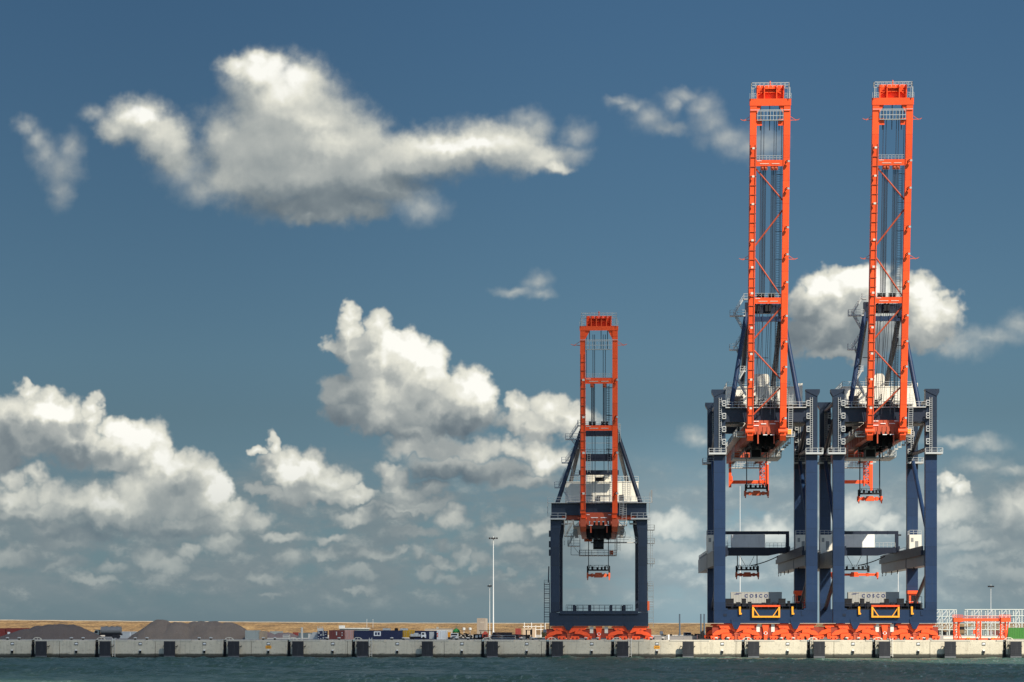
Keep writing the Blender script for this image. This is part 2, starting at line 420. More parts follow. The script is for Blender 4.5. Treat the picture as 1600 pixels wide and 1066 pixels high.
# ------------------------------------------------------------------ water, ground, dyke
def water_mat():
    m, n, b = new_mat('harbour_water')
    p = n.node('ShaderNodeNewGeometry').outputs['Position']
    w2 = n.noise(n.v('MULTIPLY', p, (.9, .7, 1)), 1.0, 5, .62, dims='2D')
    bump = n.node('ShaderNodeBump'); n.put(bump.inputs['Height'], w2); bump.inputs['Strength'].default_value = 1.0; bump.inputs['Distance'].default_value = .30
    n.t.links.new(bump.outputs[0], b.inputs['Normal'])
    murk = n.noise(n.v('MULTIPLY', p, (.045, .02, 1)), 1.0, 5, .6, dims='2D')
    z = n.sep(p)[2]
    base = n.mix(murk, (.036, .072, .052), (.082, .138, .104))
    fl = n.noise(n.v('MULTIPLY', p, (1.1, .35, 1)), 1.0, 5, .7, dims='2D')
    foam = n.m('MULTIPLY', n.step(fl, .55, .68), n.step(z, .03, .20))      # little crests breaking
    n.put(b.inputs['Base Color'], n.mix(n.m('MULTIPLY', foam, .45), base, (.30, .35, .33)))
    b.inputs['Roughness'].default_value = .30
    b.inputs['IOR'].default_value = 1.33
    b.inputs['Specular IOR Level'].default_value = .28
    return m
def sheet(name, x0, x1, y0, y1, z, mat):
    o = MB().add([(x0,y0,z), (x1,y0,z), (x1,y1,z), (x0,y1,z)], [(0,1,2,3)]).build(name, mat); return tag(o, kind='structure')
def water():
    "rippled harbour water: a fine grid in front of the quay inside one large flat sheet"
    import numpy as np
    X0, X1, Y0, Y1 = -190.0, 150.0, 240.0, QY + .6; dx, dy = .55, .8
    nx, ny = int((X1 - X0) / dx), int((Y1 - Y0) / dy)
    xs = np.linspace(X0, X1, nx + 1); ys = np.linspace(Y0, Y1, ny + 1); gx, gy = np.meshgrid(xs, ys)
    rng = np.random.default_rng(5); z = np.zeros_like(gx)
    for k in range(46):
        wl = 1.7 * (14 / 1.7) ** rng.random(); th = math.radians(62) + rng.normal(0, .50); a = .020 * wl ** .62
        ph = rng.random() * 6.28; kx, ky = 2 * math.pi / wl * math.cos(th), 2 * math.pi / wl * math.sin(th)
        q = np.sin(kx * gx + ky * gy + ph + .8 * np.sin(gx * .021 * (k % 5 + 1) + gy * .017 * (k % 3 + 1) + k)); z += a * (q + .35 * q * np.abs(q))
    fade = np.clip((gx - X0) / 12, 0, 1) * np.clip((X1 - gx) / 12, 0, 1) * np.clip((gy - Y0) / 12, 0, 1)
    gust = .75 + .45 * np.sin(gx * .045 + 1.3 * np.sin(gy * .03)) * np.sin(gy * .05 + gx * .012)
    z = z * .62 * fade * gust
    co = np.stack([gx, gy, z], -1).reshape(-1, 3)
    i = np.arange(nx); j = np.arange(ny); a = (j[:, None] * (nx + 1) + i[None]).reshape(-1)
    quads = np.stack([a, a + 1, a + nx + 2, a + nx + 1], 1)
    n0 = len(co); B = 4000.0
    ring = np.array([(-B, -B, 0), (B, -B, 0), (B, Y1, 0), (-B, Y1, 0), (X0, Y0, 0), (X1, Y0, 0), (X1, Y1, 0), (X0, Y1, 0)], float)
    co = np.concatenate([co, ring]); r = n0 + np.array([(0, 1, 5, 4), (1, 2, 6, 5), (3, 0, 4, 7)])
    quads = np.concatenate([quads, r])
    me = bpy.data.meshes.new('water'); me.vertices.add(len(co)); me.vertices.foreach_set('co', co.ravel())
    me.loops.add(quads.size); me.loops.foreach_set('vertex_index', quads.ravel().astype('i')); me.polygons.add(len(quads))
    me.polygons.foreach_set('loop_start', (np.arange(len(quads)) * 4).astype('i')); me.polygons.foreach_set('use_smooth', np.ones(len(quads), bool))
    me.update(); me.validate(); me.materials.append(water_mat())
    o = bpy.data.objects.new('water', me); COL.objects.link(o); tag(o, kind='structure')
water()

def ground_mat():
    m, n, b = new_mat('quay_paving')
    p = n.node('ShaderNodeNewGeometry').outputs['Position']
    a = n.noise(n.v('MULTIPLY', p, (.05, .02, 1)), 1.0, 6, .6, dims='2D'); f = n.noise(p, 1.5, 5, .6)
    c = n.mix(n.m('MULTIPLY_ADD', f, .4, n.m('MULTIPLY', a, .7)), (.20, .18, .15), (.44, .40, .33))
    n.put(b.inputs['Base Color'], c); b.inputs['Roughness'].default_value = .9
    return m
sheet('ground', -6000, 6000, QY + .6, 9000, GZ, ground_mat())

def grass_mat():
    m, n, b = new_mat('dry_grass')
    p = n.node('ShaderNodeNewGeometry').outputs['Position']
    a = n.noise(n.v('MULTIPLY', p, (.10, .16, .5)), 1.0, 6, .65); f = n.noise(n.v('MULTIPLY', p, (.8, .8, 1.6)), 1.0, 5, .7)
    c = n.ramp(n.m('MULTIPLY_ADD', f, .5, n.m('MULTIPLY', a, .5)), [(.34, (.040, .026, .010)), (.44, (.13, .076, .028)), (.53, (.235, .140, .050)), (.66, (.40, .27, .115))])
    z = n.sep(p)[2]
    n.put(b.inputs['Base Color'], c); b.inputs['Roughness'].default_value = .95
    bump = n.node('ShaderNodeBump'); n.put(bump.inputs['Height'], f); bump.inputs['Distance'].default_value = .8; n.t.links.new(bump.outputs[0], b.inputs['Normal'])
    return m
def crest(px):
    pts = [(-400, 967.5), (0, 969.6), (200, 971.4), (400, 972.6), (600, 974.2), (800, 974.6), (1060, 974.6), (1300, 974.8), (1700, 975.4), (2200, 975.8)]
    for (a, b), (c, d) in zip(pts, pts[1:]):
        if px <= c: return b + (d - b) * max(0, (px - a)) / (c - a)
    return pts[-1][1]
def dyke():
    mb = MB(); rows = [(880, 0), (886, .10), (895, .33), (905, .60), (914, .84), (920, .97), (924, 1.0), (935, 1.0), (970, .2), (990, -.05)]
    N = 420; vs = []; fs = []
    for i in range(N + 1):
        X = -420 + 840 * i / N; px = 935 + X / 924 * F
        top = CAM_Z + (976 - crest(px)) / F * 924 - GZ
        for (Y, h) in rows:
            j = mnoise.noise((X * .09, Y * .09, 3.1)) * .28 + mnoise.noise((X * .5, Y * .3, 7.7)) * .12
            vs.append((X, Y + mnoise.noise((X * .03, Y * .05, 1)) * 2.5, GZ + top * h + (j * (.25 if h == 1 else 1) if h > 0 else -.1)))
    R_ = len(rows)
    for i in range(N):
        for k in range(R_ - 1): a = i * R_ + k; fs.append((a, a + R_, a + R_ + 1, a + 1))
    o = mb.add(vs, fs).build('dyke', grass_mat(), smooth=True); tag(o, kind='structure')
    # pale gravel track along the crest
    mb = MB(); vs = []; fs = []
    for i in range(N + 1):
        X = -420 + 840 * i / N; px = 935 + X / 924 * F; top = CAM_Z + (976 - crest(px)) / F * 924
        j = mnoise.noise((X * .13, 2, 9)) * .10
        vs += [(X, 922.5, top + .02 + j * .5), (X, 923.2, top + .24 + j), (X, 930, top + .24 + j), (X, 931, top - .1)]
    for i in range(N):
        for k in range(3): a = i * 4 + k; fs.append((a, a + 4, a + 5, a + 1))
    m, n, b = new_mat('pale_track'); p = n.node('ShaderNodeNewGeometry').outputs['Position']
    n.put(b.inputs['Base Color'], n.mix(n.noise(n.v('MULTIPLY', p, (.5, .5, 2)), 1.0, 5, .7), (.16, .11, .06), (.52, .43, .31))); b.inputs['Roughness'].default_value = .95
    o = mb.add(vs, fs).build('crest_track', m); tag(o, kind='structure')
dyke()

# a cloud overhead, out of frame, that takes part of the sun off the left half of the quay
def shade_cloud():
    m = bpy.data.materials.new('cloud_vapour'); m.use_nodes = True; t = m.node_tree; t.nodes.clear()
    v = t.nodes.new('ShaderNodeVolumePrincipled'); v.inputs['Density'].default_value = .029; v.inputs['Color'].default_value = (1, 1, 1, 1)
    o = t.nodes.new('ShaderNodeOutputMaterial'); t.links.new(v.outputs[0], o.inputs['Volume'])
    import bmesh
    bm = bmesh.new(); bmesh.ops.create_icosphere(bm, subdivisions=4, radius=1)
    L, Wd, H = 420, 118, 26
    for vert in bm.verts:
        c = vert.co.copy(); k = 1 + .035 * mnoise.noise(c * 2.3) + .02 * mnoise.noise(c * 5.1); c.z = math.copysign(abs(c.z) ** .45, c.z)
        vert.co = Vector((c.x * L * k, c.y * Wd * k, c.z * H * (k if c.z > 0 else .7)))
    me = bpy.data.meshes.new('cloud'); bm.to_mesh(me); bm.free(); me.materials.append(m)
    ob = bpy.data.objects.new('cloud', me); COL.objects.link(ob); tag(ob, kind='structure')
    edge = Vector((21, 594, 20))                       # the shadow's edge falls between the left crane and the tall pair
    hor = Vector((sun_dir.x, sun_dir.y, 0)).normalized(); side = Vector((-hor.y, hor.x, 0))
    if side.x > 0: side = -side
    ob.location = edge + sun_dir * 950 + side * (Wd * 1.03 + 3)
    ob.rotation_euler = (0, 0, math.atan2(hor.y, hor.x))
shade_cloud()

# ------------------------------------------------------------------ quay wall
def concrete_mat(name, lo, hi, tide=True):
    m, n, b = new_mat(name)
    p = n.node('ShaderNodeNewGeometry').outputs['Position']; x, y, z = n.sep(p)
    big = n.noise(n.v('MULTIPLY', p, (.18, .18, .35)), 1.0, 6, .6); fine = n.noise(p, 3.0, 7, .7)
    run = n.noise(n.v('MULTIPLY', p, (1.8, 1, .12)), 1.0, 5, .7)
    c = n.mix(n.m('MULTIPLY_ADD', fine, .55, n.m('MULTIPLY', big, .5)), lo, hi)
    c = n.mix(n.m('MULTIPLY', n.step(run, .50, .78), .55), c, tuple(q * .45 for q in lo))
    if tide:
        edge = n.m('MULTIPLY_ADD', n.m('SUBTRACT', n.noise(n.v('MULTIPLY', p, (.5, 1, 1)), 1.0, 6, .7), .5), .8, z)
        rust = n.step(n.noise(n.v('MULTIPLY', p, (.55, 1, .16)), 1.0, 6, .7), .60, .80)
        c = n.mix(n.m('MULTIPLY', rust, .62), c, (.26, .17, .09))
        c = n.mix(n.m('MULTIPLY', n.step(n.noise(n.v('MULTIPLY', p, (.9, 1, 1.4)), 1.0, 7, .75), .53, .66), .50), c, tuple(q * .55 for q in lo))
        c = n.mix(n.step(edge, 1.25, .80), c, (.060, .058, .044))
        c = n.mix(n.step(n.m('ADD', z, n.m('MULTIPLY', fine, .5)), .85, .45), c, (.016, .018, .014))
        # formwork joints between the cast bays
    n.put(b.inputs['Base Color'], c); b.inputs['Roughness'].default_value = .88
    bump = n.node('ShaderNodeBump'); n.put(bump.inputs['Height'], fine); bump.inputs['Distance'].default_value = .04; n.t.links.new(bump.outputs[0], b.inputs['Normal'])
    return m
CONC = concrete_mat('quay_concrete', (.38, .335, .25), (.74, .665, .50))
COPE = concrete_mat('coping_concrete', (.42, .38, .30), (.62, .57, .46), tide=False)

FEND = [64.5 + 100 * i * (1 + .00083 * i) for i in range(-1, 18)]
FEND = [-36, 64.5, 164.5, 265, 365.2, 465.7, 566.7, 667.8, 769.3, 871, 973, 1075.2, 1177.5, 1280, 1382.3, 1484.6, 1587.2, 1690]
FX = [PX(p, QY - 1.6) for p in FEND]
NONICHE = {3, 7, 11, 15}
LADDER4 = {2, 6, 10, 14}
JOINTS = [93, 242.5, 392.5, 543, 694, 846, 998, 1150, 1303, 1453]
wall = thing('quay_wall', 'long pale concrete quay wall above the dark water', 'quay wall', (0, QY, 0))
slots = []
for i, x in enumerate(FX):
    if i not in NONICHE: slots.append((x - 2.72, x - 1.98))
def wall_body():
    mb = MB(); x = -260.0; js = sorted(PX(j, QY) for j in JOINTS)
    cuts = [(a, b, 1) for a, b in slots] + [(j - .05, j + .05, 0) for j in js if not any(a - .3 < j < b + .3 for a, b in slots)]
    for a, b, _ in sorted(cuts): mb.box(x, a, 0, .9, -2, GZ - .32); x = b
    mb.box(x, 300, 0, .9, -2, GZ - .32)
    mb.box(-260, 300, .9, 3, -2, GZ - .32)
    mb.build('wall_face', CONC, wall)
    mb = MB(); x = -260.0; notches = []
    for i in range(len(FX) - 1):
        c = (FX[i] + FX[i + 1]) / 2 + .4; notches.append((c - 3.05, c + 3.05))
    cut = sorted(notches + slots)
    for a, b in cut: mb.box(x, a, -.06, 3, GZ - .315, GZ + .004); x = b
    mb.box(x, 300, -.06, 3, GZ - .315, GZ + .004)
    for a, b in notches: mb.box(a, b, .55, 3, GZ - .315, GZ + .002)
    mb.build('coping', COPE, wall)
    return notches
notches = wall_body()
BAY = [(a + b) / 2 for a, b in notches]
PLATE_D = paint('plate_black', (.03, .03, .03), .5); PLATE_W = paint('plate_white', (.8, .8, .76), .5)
for i, c in enumerate(BAY):
    # outlet pipe with a light cap
    MB().box(c - .25, c + .25, -.35, -.003, 1.15, 1.75).build('outlet', DARK, wall)
    MB().box(c - .22, c + .22, -.4, -.003, 1.755, 1.98).build('outlet_cap', PLATE_W, wall)
for i, (a, b) in enumerate(slots):
    mb = MB().box(a + .02, b - .02, .55, .88, -1, GZ - .4)  # dark back panel stands in for shade in the slot
    for z in (1.2, 2.0, 3.1): mb.box(a + .1, b + .05 * (z > 3), -.12 if z > 3 else .2, .5, z, z + .3)
    mb.build('slot_shade_chain', DARK, wall)
k = 0
for i in range(1, len(BAY)):
    c = BAY[i]
    px = 935 + c / QY * F
    if not (-10 < px < 1612): continue
    t = thing('wall_plate', 'small black and white marker plate on the quay wall, %s from the left' % ORD[k], 'marker', (c, QY - .004, 0), group='marker plates along the quay wall'); k += 1
    MB().box(-.42, .42, -.05, 0, 3.02, 3.72).build('plate', PLATE_D, t)
    MB().box(-.34, .34, -.06, -.051, 3.24, 3.52).box(-.12, .30, -.07, -.0605, 3.30, 3.60).build('mark', PLATE_W, t)
# first bay starts left of the first fender
c = BAY[0]; t = thing('wall_plate', 'small marker plate on the quay wall at the far left edge', 'marker', (c, QY - .004, 0), group='marker plates along the quay wall')
MB().box(-.42, .42, -.05, 0, 3.02, 3.72).build('plate', PLATE_D, t)
MB().box(-.34, .34, -.06, -.051, 3.24, 3.52).box(-.12, .30, -.07, -.0605, 3.30, 3.60).build('mark', PLATE_W, t)

fender0 = None; k = 0
for i in range(1, 17):
    lab = '%s dark rubber fender from the left along the quay wall' % ORD[i - 1]
    if fender0 is None:
        t = fender0 = thing('fender', lab, 'fender', (FX[i], QY, 0), group='fenders along the quay wall')
        mb = MB().box(-1.32, 1.32, -1.95, -1.55, .55, 4.0)
        for q in range(6): mb.box(-1.30, 1.30, -1.975, -1.951, .62 + q * .56, 1.10 + q * .56)
        mb.build('panel', RUBBER, t)
        MB().box(-1.30, 1.30, -2.0, -1.5, .12, .545).build('panel_foot', paint('worn_rubber', (.10, .105, .11), .7, .3, .4), t)
        for z in (1.2, 3.0): MB().tube((0, -1.55, z), (0, -.003, z), .75, 18, .95).build('rubber_cone', RUBBER, t, True)
        for q in (-1, 1): MB().beam((q * 1.25, -1.6, 2.6), (q * 1.7, -.05, 2.9), .12).build('chain', DARK, t)
    else:
        t = copy_tree(fender0); t.location.x = FX[i]; t['label'] = lab
RAILP = paint('cream_rail', (.72, .66, .52), .5)
lad0 = None; k = 0
for i in range(1, 17):
    if i in NONICHE: continue
    lab = '%s sunken ladder from the left, with an arched handrail on the quay edge' % ORD[k]; k += 1
    if lad0 is None:
        t = lad0 = thing('quay_ladder', lab, 'ladder', (FX[i] - 1.36, QY, 0), group='sunken ladders with arched handrails')
        MB().ladder((-.0, -.10, .2), (-.0, -.10, 4.1), .42, .33, .07).build('ladder', paint('ladder_steel', (.30, .27, .22), .6), t)
        pts = [(-1.05 * math.cos(math.pi * q / 12), .25, GZ - .05 + .62 * math.sin(math.pi * q / 12)) for q in range(13)]
        mb = MB().path(pts, .075)
        for q in (3, 6, 9): mb.tube((pts[q][0], .25, GZ), pts[q], .05)
        mb.build('arch_rail', RAILP, t)
        MB().box(-.28, .42, -.28, -.003, 3.0, 3.22).build('bracket', DARK, t)
    else:
        t = copy_tree(lad0); t.location.x = FX[i] - 1.36; t['label'] = lab
wl0 = None
for i, lab in ((2, 'white steel ladder hung beside the second fender from the left'), (6, 'white steel ladder hung below the long navy site container'), (10, 'white steel ladder below the short crane'), (14, 'white steel ladder below the tall crane on the right')):
    if wl0 is None:
        wl0 = MB().ladder((0, -.25, .3), (0, -.25, GZ + .5), .62, .34, .10).build('white_ladder', paint('ladder_white', (.78, .74, .64), .5)); t = wl0
    else: t = copy_tree(wl0)
    tag(t, lab, 'ladder', 'white ladders on the quay wall'); t.location = (FX[i] + 1.75, QY, 0)
bol0 = None; k = 0
for i, c in enumerate(BAY):
    for s in (-1, 1):
        x = c + s * 1.4; px = 935 + x / QY * F
        if not (-4 < px < 1604): continue
        lab = '%s mooring bollard with a pale cap from the left' % ORD[k]; k += 1
        if bol0 is None:
            bol0 = t = thing('bollard', lab, 'bollard', (x, QY + .95, GZ), group='mooring bollards on the quay edge')
            MB().lathe([(.34, 0), (.30, .08), (.20, .14), (.20, .34)]).build('stem', DARK, t, True)
            MB().lathe([(.24, .34), (.42, .40), (.44, .50), (.30, .60), (.05, .64)]).build('cap', paint('bollard_cap', (.62, .60, .54), .5), t, True)
        else:
            t = copy_tree(bol0); t.location.x = x; t['label'] = lab
SIGNO = paint('sign_orange', (.85, .36, .02), .45, .05, .05)
for x, lab in ((BAY[4], 'orange sign on the wall below the pale container'), (BAY[10], 'orange sign on the wall right of the short crane')):
    t = thing('wall_sign', lab, 'sign', (x, QY - .004, 0), group='orange signs on the quay wall')
    MB().box(-.68, .68, -.06, 0, 2.25, 2.93).build('board', SIGNO, t)
    MB().box(-.42, -.12, -.07, -.0605, 2.5, 2.68).box(-.04, .14, -.07, -.0605, 2.5, 2.68).box(.22, .46, -.07, -.0605, 2.5, 2.68).build('lettering', PLATE_D, t)

# ------------------------------------------------------------------ cranes
RINGW = paint('ring_white', (.85, .82, .78), .5)
ORANGED = paint('orange_dark', (.40, .070, .026), .6, .25, .5, (.07, .035, .025))  # darker orange; on the girders it stands in for their shade
def mir(poly): return [(-x, z) for x, z in poly]

def bogies(root, y0, pivots, kz, kx, joined):
    "travel gear of one rail: per pivot an equaliser, two rocker arms and four wheel bogies"
    for pv in pivots:
        def P(pts): return [(pv + x * kx, z * kz) for x, z in pts]
        eq = [(-4.5,3.53),(-4.15,3.87),(-.62,3.87),(0.05,2.62),(.75,3.87),(4.9,3.87),(5.0,3.44),(4.35,3.34),(4.3,2.77),(2.6,2.72),(1.1,2.2),(.4,1.9),(-.4,1.9),(-1.05,2.4),(-2.5,2.77),(-3.8,2.77),(-3.9,3.34),(-4.45,3.34)]
        e = MB().prism(P(eq), y0 - .55, y0 + .55).build('equaliser_beam', ORANGE, root)
        for qx, qz in ((0, 2.25), (-2.9 * kx, 2.9), (2.9 * kx, 2.9)): MB().tube((pv + qx, y0 - .62, qz * kz), (pv + qx, y0 + .62, qz * kz), .21, 14).build('pivot_pin', ORANGED, e)
        arm = [(-5.55,1.34),(-4.8,2.1),(-3.6,2.48),(-3.45,2.72),(-1.9,2.6),(-1.6,2.1),(-1.6,1.7),(-3,1.65),(-3.9,1.25),(-5.4,1.05)]
        for pts in (arm, mir(arm)): MB().prism(P(pts), y0 - .72, y0 + .72).build('rocker_arm', ORANGE, root)
        if joined:
            bog = [(-3.4,1.3),(-3.15,1.55),(-1.2,1.58),(-1.05,1.4),(-1.05,.9),(-.5,.86),(-.42,.3),(-.8,.05),(-1.85,.05),(-2.1,.4),(-2.1,.88),(-2.55,.88),(-2.55,.4),(-2.7,.05),(-3.2,.05),(-3.4,.4)]
            out = [(-6.0,.85),(-5.85,.98),(-4.3,.98),(-4.18,.8),(-4.2,.3),(-4.5,.1),(-5.7,.1),(-5.95,.35)]
        else:
            bog = [(-2.75,.95),(-2.6,1.05),(-.75,1.05),(-.62,.9),(-.65,.4),(-.95,.1),(-2.4,.1),(-2.7,.4)]
            out = [(-6.0,.95),(-5.85,1.05),(-4.15,1.05),(-4.0,.9),(-4.05,.4),(-4.35,.1),(-5.6,.1),(-5.95,.4)]
        for pts in (bog, out, mir(bog), mir(out)):
            q = P(pts); b = MB().prism(q, y0 - .62, y0 + .62).build('wheel_bogie', ORANGE, root)
            xs = [x for x, z in q]; a, c = min(xs), max(xs)
            for f in (.26, .74):
                x = a + (c - a) * f; MB().tube((x, y0 - .30, .36), (x, y0 + .30, .36), .36, 16).tube((x, y0 - .68, .40), (x, y0 - .621, .40), .17, 12).build('wheel', DARK, b)
        MB().box(pv - .32, pv + .32, y0 - .45, y0 + .45, .02, 1.3 * kz).prism([(pv - .5, 1.3*kz), (pv + .5, 1.3*kz), (pv + .3, 1.8*kz), (pv - .3, 1.8*kz)], y0 - .5, y0 + .5).build('rail_clamp', ORANGED, root)
    MB().box(min(pivots) - 5.6*kx, max(pivots) + 5.6*kx, y0 - .2, y0 + .2, .45, 3.1*kz).build('bogie_frame', paint('bogie_maroon', (.24, .034, .014), .6, .25, .45, (.10, .03, .02)), root)
    s = MB().prism([(-.85, 3.85*kz), (.85, 3.85*kz), (.42, 1.4*kz), (.36, .05), (-.36, .05), (-.42, 1.4*kz)], y0 - .62, y0 + .5).build('storm_anchor', ORANGE, root)
    ring = MB(); n = 20
    for k in range(n):
        a, b = 2*math.pi*k/n, 2*math.pi*(k+1)/n
        ring.beam((.36*math.cos(a), y0 - .66, 1.6*kz + .36*math.sin(a)), (.36*math.cos(b), y0 - .66, 1.6*kz + .36*math.sin(b)), .2, .06)
    ring.build('white_ring', RINGW, s)
    MB().box(-2.15, -1.35, y0 - .3, y0 + .3, 1.9*kz, 3.8*kz).box(1.35, 2.15, y0 - .3, y0 + .3, 1.9*kz, 3.8*kz).build('buffer_box', WHITE, root)

def boom(root, P):
    "raised boom: two box rails with cross beams, bracing, ladder, ropes; built upright along z, then tilted towards the water"
    L, top, w, xo = P['L'], P['L'], P['w'], P['xo']         # xo: outer half width
    xi = xo - w
    mb = MB()
    for s in (-1, 1):
        a, b = sorted((s * xi, s * xo)); mb.box(a, b, -.9, .9, 0, L)
    rails = mb.build('boom', ORANGE, root)
    rails.location = (0, P['y'], P['z']); rails.rotation_euler = (R(9.8), 0, 0)
    mb = MB().box(-xo - .12, xo + .12, -1.0, 1.0, L + .003, L + P['cap'])
    for s in (-1, 1):                                       # gussets under the portal
        a, b = sorted((s * (xi - .003), s * (xi - P['gus']))); mb.box(a, b, -.7, .7, L - P['gz1'], L - P['gz0'])
        mb.prism([(s*(xi-.003), L - .003), (s*(xi - 1.1), L - .003), (s*(xi-.003), L - 2.0)], -.68, .68)
    mb.build('portal_head', ORANGE, rails)
    z0 = L + P['cap'] + .003; hw, hh = P['hw'], P['hh']
    mb = MB().box(-hw, hw, .3, .8, z0, z0 + hh)
    for f in P['plates']:
        x = -hw + 2 * hw * f; mb.box(x - .12, x + .12, -.9, .297, z0, z0 + hh)
    mb.box(-hw, hw, -.5, .297, z0 + hh * .45, z0 + hh * .45 + .14).box(-hw * .55, hw * .55, -.6, .297, z0 + hh * .72, z0 + hh * .72 + .12)
    for s in (-1, 1):
        for k in range(3): mb.beam((s*hw*.97, -.4, z0 + hh*(.2+.25*k)), (s*hw*.62, -.4, z0 + hh*(.45+.22*k)), .14)
    mb.build('sheave_housing', ORANGE, rails)
    zr = z0 + hh - .5
    tp = MB().box(-xo + .3, xo - .3, .803, 1.7, zr - .14, zr)
    for q in (-1.3, 1.65): tp.rail((-xo + .3, q, zr), (xo - .3, q, zr), 1.1, 1.0)
    for q in (-1, 1):
        tp.rail((q * (xo - .3), -1.3, zr), (q * (xo - .3), 1.65, zr), 1.1, 1.0).beam((q * (xo - .3), -1.3, z0), (q * (xo - .3), -1.3, zr), .12)
        tp.rail((q * (xo + .1), -1.05, z0), (q * (hw + .1), -1.05, z0), 1.2, .5).ladder((q * (xo - .4), -1.1, z0), (q * (xo - .4), -1.1, zr), .5)
    tp.build('top_platform', GALV, rails)
    MB().lathe([(.16, z0 + hh), (.16, z0 + hh + .9), (.08, z0 + hh + 1.0)], 0, .55, 10).build('warning_light', SPRBRN, rails)
    # maintenance basket under the portal
    g0, g1 = P['basket']
    mb = MB().box(-xi + .15, xi - .15, -1.1, .6, g0 - .12, g0)
    for z in (g0 + .05, (g0 + g1) / 2, g1):
        mb.beam((-xi + .1, -1.15, z), (xi - .1, -1.15, z), .13)
    for k in range(9): x = -xi + .2 + (2*xi - .4) * k / 8; mb.beam((x, -1.15, g0), (x, -1.15, g1), .09)
    mb.beam((-xo, -1.15, g1 + .25), (xo, -1.15, g1 + .25), .12)
    mb.build('basket', GALV, rails)
    mb = MB()
    for x in P['rods']: mb.beam((x, -.2, L), (x, -.2, L - P['rodlen']), .16)
    mb.build('hanging_rod', DARK, rails)
    # ribs on the left rail
    mb = MB()
    zr = P['rib0']
    while zr < P['rib1']:
        mb.box(-xo - .04, -xi + .05, -1.08, -.903, zr, zr + .14); zr += P['ribstep']
    mb.box(-xi - .28, -xi - .12, -1.05, -.903, P['rib0'], P['rib1']).box(-xo + .1, -xo + .2, -1.05, -.903, P['rib0'], P['rib1'])
    mb.build('rib_plate', ORANGED, rails)
    # floodlights
    for z in P['lampL']:
        a = MB().beam((-xo + .4, -.95, z), (-xo + .75, -1.55, z + .1), .1).build('lamp_arm', DARK, rails)
        MB().box(-xo + .5, -xo + 1.05, -1.95, -1.5, z - .15, z + .3).build('lamp', WHITE, a)
    for z in P['lampR']:
        a = MB().path([(xi + .25, -.95, z - .9), (xi + .55, -1.6, z - .3), (xi + 1.0, -1.7, z), (xi + .95, -1.3, z + .35), (xi + .5, -.95, z)], .085).build('lamp_arm', DARK, rails)
        MB().box(xi + .95, xi + 1.45, -1.95, -1.55, z - .1, z + .3).build('lamp', GALV, a)
    for z in P['arms']:
        for s in (-1, 1):
            MB().beam((s*xo, 0, z), (s*(xo + 1.9), 0, z + .1), .14).beam((s*xo, 0, z + .9), (s*(xo + 1.3), 0, z + .08), .1).beam((s*(xo+1.2), 0, z - .1), (s*(xo + 2.2), 0, z + .3), .1).build('side_arm', SPRBRN, rails)
    for k, (za, zb, blocks) in enumerate(P['cross']):
        c = MB().box(-xi + .003, xi - .003, -.75, .75, za, zb).build('cross_beam', ORANGE, rails)
        MB().rail((-xi, -.6, zb), (xi, -.6, zb), 1.0, .8, .07).build('handrail', GALV, c)
        MB().box(-xi * .72, -xi * .05, -.82, -.755, za + .5, za + .62).box(xi * .15, xi * .72, -.82, -.755, za + .5, za + .62).box(-xi*.95, -xi*.6, -.82, -.755, zb - .25, zb - .12).build('pipe', WHITE, c)
        for (x, up) in blocks:
            zz = zb if up else za - .9
            MB().box(x - .42, x + .42, -.6, .6, zz, zz + .9).tube((x - .2, -.35, zz + .45), (x + .2, -.35, zz + .45), .42, 14).build('sheave_block', DARK if up else ORANGED, c)
    for a, b in P['diag']:
        MB().tube((a[0]*xi, 0, a[1]), (b[0]*xi, 0, b[1]), .19, 10).build('brace', ORANGED, rails)
    for za, zb in P['ladders']:
        lad = MB().ladder((xi - 1.0, .2, za), (xi - 1.0, .2, zb), .75, .55, .08)
        z = za + 2
        while z < zb: lad.box(xi - 1.5, xi - .05, .1, .8, z, z + .1); z += 6.5
        lad.build('ladder', DARK, rails)
    for x, za, zb, r in P['ropes']:
        MB().tube((x, .15, za), (x, .15, zb), r, 6).build('hoist_rope', ROPE, rails)
    # foot of the boom
    for s in (-1, 1):
        ft = MB(); a, b = sorted((s*xi - s*.1, s*xo - s*.15)); ft.box(a, b, -.7, .9, -1.5, -.003).prismx([(-1.2, -1.0), (.9, -.6), (.9, -2.0), (-.6, -2.2)], (a + b)/2 - .45, (a + b)/2 + .45)
        ft.tube((a - .2, 0, -1.4), (b + .2, 0, -1.4), .38, 14).build('hinge_foot', ORANGE, rails)
    MB().ladder((xo + 1.0, -.5, -.6), (xo + 1.0, -.5, P['hladder']), .95, .5, .1).build('side_ladder', GALV, rails)
    return rails

